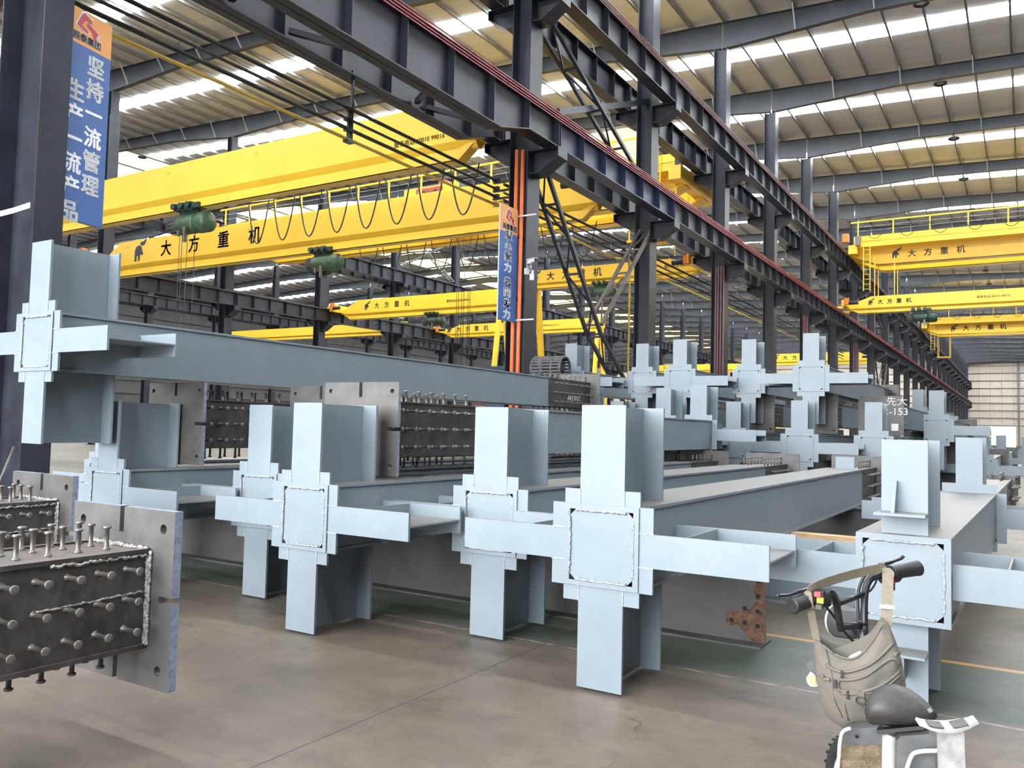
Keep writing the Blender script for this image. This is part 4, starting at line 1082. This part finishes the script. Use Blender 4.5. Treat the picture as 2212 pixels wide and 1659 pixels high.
for k, (X, Y, L_, z) in enumerate(((-13.5, 10.2, 2.2, .0), (-14.6, 12.6, 2.6, .0), (-16.2, 14.0, 2.4, 0))):
    t = thing('timber_stack', 'stack of pale boards on the floor behind the left column, %s' % ['nearest', 'second', 'third'][k], 'timber', (X, Y, z), R(8*k), 'board stacks')
    for j in range(3): part('board', MB().box(-L_/2, L_/2, -.5, .5, .13*j, .13*j+.1), WOOD, t)

# ================================================================== ELECTRIC SCOOTER AND BAG
BX, BY = -.36, 2.95
sc_ = thing('electric_scooter', 'small black and white electric scooter in the right foreground, seen from behind', 'scooter', (BX, BY, 0))
B0 = Vector((BX, BY, 0))
def W(px, py, Y): return onY(px, py, Y)-B0
def sm(pts, n=4):
    pts = [Vector(p) for p in pts]; out = []
    for i in range(len(pts)-1):
        a, b, c, d = pts[max(i-1, 0)], pts[i], pts[i+1], pts[min(i+2, len(pts)-1)]
        for k in range(n):
            t = k/n; out.append(.5*((2*b)+(c-a)*t+(2*a-5*b+4*c-d)*t*t+(3*b-a-3*c+d)*t**3))
    return out+[pts[-1]]
hb = part('handlebar', MB().tube(sm([W(1766, 1291, 3.18), W(1783, 1280, 3.21), W(1797, 1282, 3.24), W(1806, 1300, 3.27), W(1812, 1335, 3.29), W(1817, 1362, 3.30)], 5), .0135, 10)
          .tube(sm([W(1920, 1238, 3.54), W(1900, 1242, 3.52), W(1880, 1251, 3.49), W(1870, 1272, 3.46), W(1867, 1305, 3.43), W(1867, 1350, 3.40)], 5), .0135, 10)
          .tube([W(1809, 1304, 3.28), W(1864, 1284, 3.44)], .011, 10).tube([W(1816, 1353, 3.30), W(1864, 1351, 3.41)], .014, 10), BLACKP, sc_)
part('steering_stem', MB().tube([W(1864, 1340, 3.41), W(1864, 1385, 3.40), W(1866, 1480, 3.38), W(1868, 1600, 3.36)], .019, 12), BLACKP, sc_)
for a, b in (((1710, 1309, 3.06), (1766, 1290, 3.17)), ((1985, 1227, 3.66), (1922, 1238, 3.54))):
    pa, pb = W(*a), W(*b); ps = [pa.lerp(pb, t) for t in (0, .04, .1, .5, .9, 1)]
    g = part('hand_grip', MB().tube(ps, [.024, .031, .029, .027, .027, .030], 14), BLACK, hb)
part('brake_lever', MB().tube(sm([W(1681, 1287, 3.0), W(1705, 1285, 3.06), W(1725, 1278, 3.1), W(1752, 1272, 3.17)]), [.006]*4+[.006]*4+[.008]*5, 8).lathe([(0, -.009), (.009, 0), (0, .009)], W(1681, 1287, 3.0), 'z', 8), BLACKP, hb)
part('brake_lever', MB().tube(sm([W(1950, 1203, 3.66), W(1943, 1208, 3.64), W(1925, 1214, 3.6), W(1900, 1221, 3.53)]), [.007]*4+[.006]*4+[.009]*5, 8).lathe([(0, -.009), (.009, 0), (0, .009)], W(1950, 1203, 3.66), 'z', 8), BLACKP, hb)
p = W(1768, 1292, 3.16)
cl_ = part('switch_pod', MB().box(p.x-.005, p.x+.022, p.y-.03, p.y+.02, p.z-.028, p.z+.028).cyl(p+Vector((-.03, 0, 0)), p+Vector((.03, .03, 0)), .031, 14), BLACK, hb)
for (px, py, m_, r) in ((1766, 1284, REDB, .010), (1772, 1297, YELB, .011), (1769, 1311, GREEN, .010)):
    c = W(px, py, 3.12); part('switch_button', MB().box(c.x-r, c.x+r, c.y-.006, c.y+.01, c.z-r*.8, c.z+r*.8), m_, cl_)
p = W(1921, 1245, 3.54)
cl2 = part('switch_pod', MB().cyl(p+Vector((-.02, -.025, 0)), p+Vector((.02, .03, 0.005)), .030, 14).box(p.x-.012, p.x+.02, p.y-.02, p.y+.01, p.z-.05, p.z), BLACK, hb)
c = W(1924, 1254, 3.5); part('switch_button', MB().box(c.x-.011, c.x+.011, c.y-.006, c.y+.01, c.z-.009, c.z+.009), REDB, cl2)
part('cable', MB().tube(sm([W(1903, 1232, 3.54), W(1872, 1240, 3.52), W(1856, 1270, 3.5), W(1853, 1305, 3.48), W(1856, 1360, 3.44)]), .006, 6)
     .tube(sm([W(1896, 1246, 3.52), W(1890, 1262, 3.5), W(1880, 1276, 3.47), W(1870, 1280, 3.45)]), .004, 6)
     .tube(sm([W(1775, 1300, 3.18), W(1800, 1330, 3.3), W(1830, 1372, 3.4), W(1860, 1400, 3.45)]), .005, 6)
     .tube(sm([W(1868, 1310, 3.42), W(1872, 1360, 3.43), W(1876, 1375, 3.43)]), .004, 6), BLACK, hb)
c = W(1833, 1345, 3.58)
ax = Vector((-.85, .5, -.05)).normalized()
part('headlamp', MB().tube([c-ax*.05, c-ax*.02, c+ax*.05], [.045, .062, .066], 18).box(c.x-.02, c.x+.07, c.y-.07, c.y, c.z-.01, c.z+.06), GREYB, hb)
part('headlamp_rim', MB().tube([c+ax*.05, c+ax*.062], [.069, .066], 18), WHITEP, hb)
# saddle: lofted rings
sd = MB(); rings = [(1884, 1528, 22, .035), (1890, 1527, 36, .07), (1905, 1524, 43, .095), (1925, 1522, 42, .10), (1948, 1526, 38, .095), (1972, 1534, 30, .08), (1995, 1542, 21, .06), (2012, 1548, 13, .04), (2019, 1549, 6, .02)]
vs = []; n = 14
for (px, py, hh, dd) in rings:
    c = W(px, py, 2.95); s = 2.62/FPX*hh*1.02
    for j in range(n):
        a = 2*PI*j/n; sx, cz = math.cos(a), math.sin(a)
        vs.append(c+Vector((.3*dd*sx, .95*dd*sx, s*(cz if cz > 0 else max(cz, -.85)))))
fs = [(i*n+j, i*n+(j+1) % n, (i+1)*n+(j+1) % n, (i+1)*n+j) for i in range(len(rings)-1) for j in range(n)]
sd.add(vs, fs, True); sd.f.append(tuple(range(n))); sd.sm.append(False); sd.f.append(tuple(range((len(rings)-1)*n, len(rings)*n))); sd.sm.append(False)
seat = part('seat', sd, SEATM, sc_)
part('seat_base', MB().bar(W(1900, 1570, 2.98), W(2000, 1560, 2.98), .12, .012), BLACK, seat)
part('seat_tag', MB().bar(W(2006, 1530, 2.88), W(2012, 1538, 2.88), .006, .012), STUD, seat)
# frame, footboard, battery case
part('seat_tube', MB().tube([W(1922, 1568, 2.97), W(1921, 1600, 2.96), W(1920, 1700, 2.95), W(1918, 1800, 2.94)], .0215, 16), WHITEP, sc_)
part('tube_collar', MB().tube([W(1922, 1567, 2.97), W(1922, 1588, 2.966)], .0235, 16), PLATE, sc_)
part('frame_stay', MB().tube([W(1970, 1562, 3.0), W(1994, 1584, 2.95)], .015, 12), WHITEP, sc_)
def loftpx(front, Y0, Y1, m, name, parent=None):
    f = [W(px, py, Y0) for px, py in front]; b = [W(px, py, Y0)+Vector((-.17*(Y1-Y0), Y1-Y0, 0)) for px, py in front]; k = len(f)
    mb = MB().add(f+b, [tuple(range(k-1, -1, -1)), tuple(range(k, 2*k))]+[(i, (i+1) % k, (i+1) % k+k, i+k) for i in range(k)])
    return part(name, mb, m, parent or sc_)
loftpx([(1820, 1582), (1836, 1575), (1908, 1570), (1910, 1614), (1822, 1616)], 3.1, 3.16, GREYB, 'front_panel')
part('panel_bolt', MB().lathe([(0, -.004), (.006, 0), (0, .004)], W(1850, 1591, 3.09), 'y', 8), BLACK, sc_)
loftpx([(1819, 1616), (1910, 1614), (1912, 1640), (1817, 1640)], 3.07, 3.3, CARPET, 'footboard_mat')
loftpx([(1816, 1643), (1912, 1643), (1914, 1690), (1812, 1700)], 3.03, 3.3, CARPET, 'footboard_mat')
part('white_edge_trim', MB().tube(sm([W(1838, 1573, 3.06), W(1822, 1580, 3.06), W(1815, 1600, 3.05), W(1812, 1640, 3.03), W(1808, 1700, 3.0)]), .0065, 8), WHITEP, sc_)
loftpx([(1937, 1600), (1946, 1590), (2008, 1586), (2030, 1600), (2048, 1640), (2052, 1720), (1935, 1720)], 2.9, 3.05, GREYB, 'battery_case')
part('case_rail', MB().tube(sm([W(1950, 1700, 2.86), W(1966, 1640, 2.87), W(1985, 1624, 2.87), W(2040, 1622, 2.86)]), .007, 8), BRACEM, sc_)
part('rear_hub', MB().lathe([(0, -.04), (.07, -.03), (.08, 0), (.07, .03), (0, .04)], W(2052, 1650, 2.9), 'x', 16), GREYB, sc_)
# rear bracket: flat white post with a curved cross plate
part('rear_post', MB().strip([W(2053, 1580, 2.78), W(2054, 1620, 2.79), W(2056, 1660, 2.80), W(2052, 1700, 2.82), W(2010, 1712, 2.9)], Vector((.034, .012, 0)), .004), WHITEP, sc_)
cp = []
for k in range(13):
    t = k/12; px = 1982+t*126; py = 1563-4*t+14*(1-(2*t-1)**2)-5
    cp.append(W(px, py, 2.74+.06*t))
wv = [Vector((-.012, .03, .004))*(.35+.65*math.sin(PI*min(max(k/12, .06), .94))**.6) for k in range(13)]
rp_ = part('rear_plate', MB().strip(cp, wv, .004), WHITEP, sc_)
for a, b in ((2, 5), (7, 10)): part('plate_pad', MB().strip([Vector(q)+Vector((0, -.004, .006)) for q in cp[a:b+1]], Vector((-.008, .02, .002)), .002), GREYB, rp_)
# wheels
def wheel(c, axv, r, parent):
    axv = Vector(axv).normalized(); u = axv.cross(Vector((0, 0, 1))).normalized(); v = u.cross(axv)
    rim = lambda rr, o=0: [c+axv*o+u*rr*math.cos(2*PI*k/28)+v*rr*math.sin(2*PI*k/28) for k in range(28)]
    tb = MB().tube(rim(r-.03), .031, 10, True)
    for k in range(28):
        for o in (-.016, .016):
            q = c+axv*o+(u*math.cos(2*PI*(k+.5*(o > 0))/28)+v*math.sin(2*PI*(k+.5*(o > 0))/28))*(r-.002); tb.bar(q-axv*.011, q+axv*.011, .012, .007, (q-c).normalized())
    ty = part('tyre', tb, BLACK, parent)
    part('wheel_rim', MB().tube(rim(r-.062), .012, 8, True).cyl(c-axv*.035, c+axv*.035, .05, 16), WHITEP, ty)
    sp = MB()
    for k in range(5): sp.bar(c, c+(u*math.cos(2*PI*k/5)+v*math.sin(2*PI*k/5))*(r-.065), .02, .012, axv)
    part('spokes', sp, PLATE, ty)
fw = part('front_fork', MB().tube([W(1868, 1590, 3.36), W(1868, 1620, 3.38), Vector((-.215, .62, .21))], .016, 10), BLACKP, sc_)
wheel(Vector((-.235, .60, .205)), (.84, .54, -.03), .205, sc_)
wheel(Vector((.07, -.26, .205)), (.86, .5, 0), .205, sc_)
part('frame_spine', MB().tube([Vector((-.2, .45, .32)), Vector((-.1, .25, .25)), Vector((0, 0, .26)), Vector((.07, -.26, .21))], .025, 10), WHITEP, sc_)
part('kickstand', MB().tube([Vector((-.02, .02, .24)), Vector((-.18, -.1, .012))], .009, 8), BLACKP, sc_)

# ---------------- shoulder bag hanging from the handlebar
bag = thing('shoulder_bag', 'khaki canvas shoulder bag hanging by its strap from the scooter handlebar', 'bag', (BX, BY, 0))
YB = 3.22
def q4(x, y): return (1640+x*.28868, 1180+y*.28868)
# left and right outline at successive heights (crop pixels of the photograph)
LV = [(405, 690, 452), (412, 755, 500), (416, 830, 1012), (422, 900, 1040), (432, 980, 1075), (442, 1060, 1098), (452, 1130, 1098), (470, 1210, 1085), (505, 1275, 1040), (560, 1325, 960), (630, 1360, 880), (660, 1370, 760)]
# front panel is a grid under the sagging mouth curve
mouth = sm([q4(415, 700), q4(445, 700), q4(492, 752), q4(560, 805), (1640+650*.28868, 1180+838*.28868), q4(720, 832), q4(790, 780), q4(860, 690), q4(912, 598), q4(945, 585), q4(975, 602)] if False else
           [Vector((*q4(x, y), 0)) for x, y in ((412, 700), (445, 702), (492, 758), (560, 808), (650, 840), (720, 834), (790, 780), (860, 690), (912, 596), (945, 586), (978, 604))], 3)
bott = sm([Vector((*q4(x, y), 0)) for x, y in ((452, 1130), (470, 1205), (505, 1272), (570, 1325), (650, 1368), (740, 1360), (830, 1345), (910, 1320), (990, 1270), (1060, 1160), (1098, 1050))], 3)
N = len(mouth); K = 12
def bulge(u, v): return .075*(max(0, math.sin(PI*u))**.55)*(max(0, math.sin(PI*(.12+.86*v)))**.6)
def bagpt(u, v, side=-1, off=0):
    i = u*(N-1); a = int(min(i, N-2)); f = i-a
    m0 = mouth[a].lerp(mouth[a+1], f); b0 = bott[a].lerp(bott[a+1], f)
    # sides follow the outline
    p = m0.lerp(b0, v); w_ = 4*v*(1-v)
    if u > .5: p.x += w_*(u-.5)*2*6
    else: p.x -= w_*(.5-u)*2*4
    fold = .004*math.sin(u*19+v*7)+.003*math.sin(u*7-v*23)
    Y = YB+side*(bulge(u, v)+(fold if side < 0 else 0)+off)
    return onY(p.x, p.y, Y)-B0
vs = []; fs = []
for j in range(K+1):
    for i in range(N): vs.append(bagpt(i/(N-1), j/K))
for j in range(K):
    for i in range(N-1): fs.append((j*N+i, j*N+i+1, (j+1)*N+i+1, (j+1)*N+i))
o = len(vs)
for j in range(K+1):
    for i in range(N):
        p = bagpt(i/(N-1), j/K, 1)
        if j == 0: p.z += .05*math.sin(PI*i/(N-1))
        vs.append(p)
for j in range(K):
    for i in range(N-1): fs.append((o+j*N+i, o+(j+1)*N+i, o+(j+1)*N+i+1, o+j*N+i+1))
for i in range(N-1): fs.append((K*N+i, K*N+i+1, o+K*N+i+1, o+K*N+i))
for j in range(K):
    fs.append((j*N, (j+1)*N, o+(j+1)*N, o+j*N)); fs.append((j*N+N-1, o+j*N+N-1, o+(j+1)*N+N-1, (j+1)*N+N-1))
body = part('bag_body', MB().add(vs, fs, True), BAG, bag)
def pxuv(x, y):
    """grid position nearest to a crop pixel"""
    Q = Vector((*q4(x, y), 0)); best = None
    for i in range(0, 61):
        for j in range(0, 41):
            u, v = i/60, j/40
            ii = u*(N-1); a = int(min(ii, N-2)); f = ii-a
            p = mouth[a].lerp(mouth[a+1], f).lerp(bott[a].lerp(bott[a+1], f), v); w_ = 4*v*(1-v)
            p.x += w_*(u-.5)*12 if u > .5 else -w_*(.5-u)*8
            d = (p-Q).length
            if best is None or d < best[0]: best = (d, u, v)
    return best[1], best[2]
def bagline(pts, r, m, name, parent=None):
    L = [bagpt(*pxuv(x, y), -1, .004) for x, y in pts]
    return part(name, MB().tube(sm(L, 3), r, 6), m, parent or body)
bagline([(500, 880), (560, 930), (640, 945), (730, 930), (830, 880), (920, 800), (995, 720)], .0055, BAGD, 'zip_line')
bagline([(600, 1000), (700, 1000), (800, 965), (900, 895), (975, 845), (1020, 850), (1050, 890)], .0055, BAGD, 'zip_line')
bagline([(600, 1080), (640, 1085), (740, 1090), (860, 1062), (960, 1005), (1055, 935)], .0055, BAGD, 'zip_line')
bagline([(600, 1105), (740, 1108), (870, 1085), (975, 1030), (1058, 960)], .004, BAGD, 'zip_line')
bagline([(595, 1000), (580, 1030), (600, 1085)], .005, BAGD, 'zip_line')
bagline([(418, 960), (470, 965), (480, 990), (530, 1000)], .006, BAGD, 'pocket_edge')
bagline([(1015, 805), (1050, 795)], .006, BAGD, 'pocket_edge')
bagline([(520, 880), (545, 1000), (560, 1160), (620, 1280)], .003, BAGD, 'seam'); bagline([(490, 770), (520, 880)], .003, BAGD, 'seam'); bagline([(640, 1180), (660, 1300)], .003, BAGD, 'seam')
bagline([(560, 808), (650, 841), (720, 835), (790, 782), (860, 692), (910, 600)], .004, BAGD, 'mouth_hem'); bagline([(470, 735), (560, 808)], .004, BAGD, 'mouth_hem')
for x, y in ((578, 1020), (655, 1110), (610, 950)):
    u, v = pxuv(x, y); c = bagpt(u, v, -1, .012); part('zip_pull', MB().box(c.x-.004, c.x+.004, c.y-.003, c.y+.002, c.z-.018, c.z+.010), BLACKP, body)
u, v = pxuv(765, 1158); c = bagpt(u, v, -1, .008)
part('d_ring', MB().tube([c+Vector((.016*math.cos(a), 0, .014*math.sin(a))) for a in [2*PI*k/14 for k in range(14)]], .0022, 6, True), BLACKP, body)
part('ring_tab', MB().box(c.x-.011, c.x+.011, c.y-.001, c.y+.006, c.z+.012, c.z+.03), BAG, body)
part('papers', MB().add([W(*q4(x, y), 3.2) for x, y in ((660, 835), (690, 812), (755, 782), (768, 790), (730, 845))], [(0, 1, 2, 3, 4)]), WHITE, bag)
part('inner_lining', MB().add([W(*q4(x, y), 3.235) for x, y in ((540, 775), (700, 715), (830, 650), (900, 570), (930, 590), (850, 720), (760, 800), (650, 838), (560, 800))], [tuple(range(9))]), BAGD, bag)
def stp(pts, hw): return MB().strip(sm([W(*q4(x, y), Y) for x, y, Y in pts], 3), hw, .0012)
part('strap', stp([(383, 455, 3.13), (392, 520, 3.14), (408, 600, 3.16), (428, 700, 3.18)], Vector((.013, .004, -.002))), STRAP, bag)
part('strap', stp([(962, 225, 3.45), (960, 330, 3.40), (957, 450, 3.34), (955, 540, 3.28), (945, 600, 3.24)], Vector((.0185, .005, 0))), STRAP, bag)
part('strap', stp([(360, 335, 3.13), (420, 300, 3.16), (560, 250, 3.26), (760, 195, 3.4), (935, 158, 3.5)], Vector((.003, 0, .018))), STRAP, bag)
part('strap_loop', stp([(360, 335, 3.13), (372, 400, 3.10), (384, 460, 3.12)], Vector((.012, .004, -.002))), STRAP, bag)
part('strap_loop', stp([(935, 158, 3.5), (965, 190, 3.49), (962, 230, 3.45)], Vector((.02, .006, -.002))), STRAP, bag)
part('buckle', stp([(956, 440, 3.33), (955, 470, 3.32)], Vector((.024, .006, 0))), BRACEM, bag); part('buckle', stp([(384, 448, 3.12), (388, 480, 3.125)], Vector((.014, .004, 0))), GREYB, bag)
part('side_pouch', MB().add([W(*q4(x, y), Y) for Y in (3.27, 3.33) for x, y in ((352, 880), (405, 850), (430, 870), (430, 990), (365, 925))], [(4, 3, 2, 1, 0), (5, 6, 7, 8, 9)]+[(i, (i+1) % 5, (i+1) % 5+5, i+5) for i in range(5)]), GREYB, bag)
part('reflective_tag', MB().add([W(*q4(x, y), Y) for Y in (3.26, 3.32) for x, y in ((352, 985), (385, 938), (420, 960), (436, 1050), (385, 1050), (360, 1025))], [(5, 4, 3, 2, 1, 0), (6, 7, 8, 9, 10, 11)]+[(i, (i+1) % 6, (i+1) % 6+6, i+6) for i in range(6)]), WHITE, bag)
part('reflective_patch', MB().box(*[v for a, b in zip(W(*q4(372, 1035), 3.25), W(*q4(425, 975), 3.256)) for v in (min(a, b), max(a, b))]), LIME, bag)
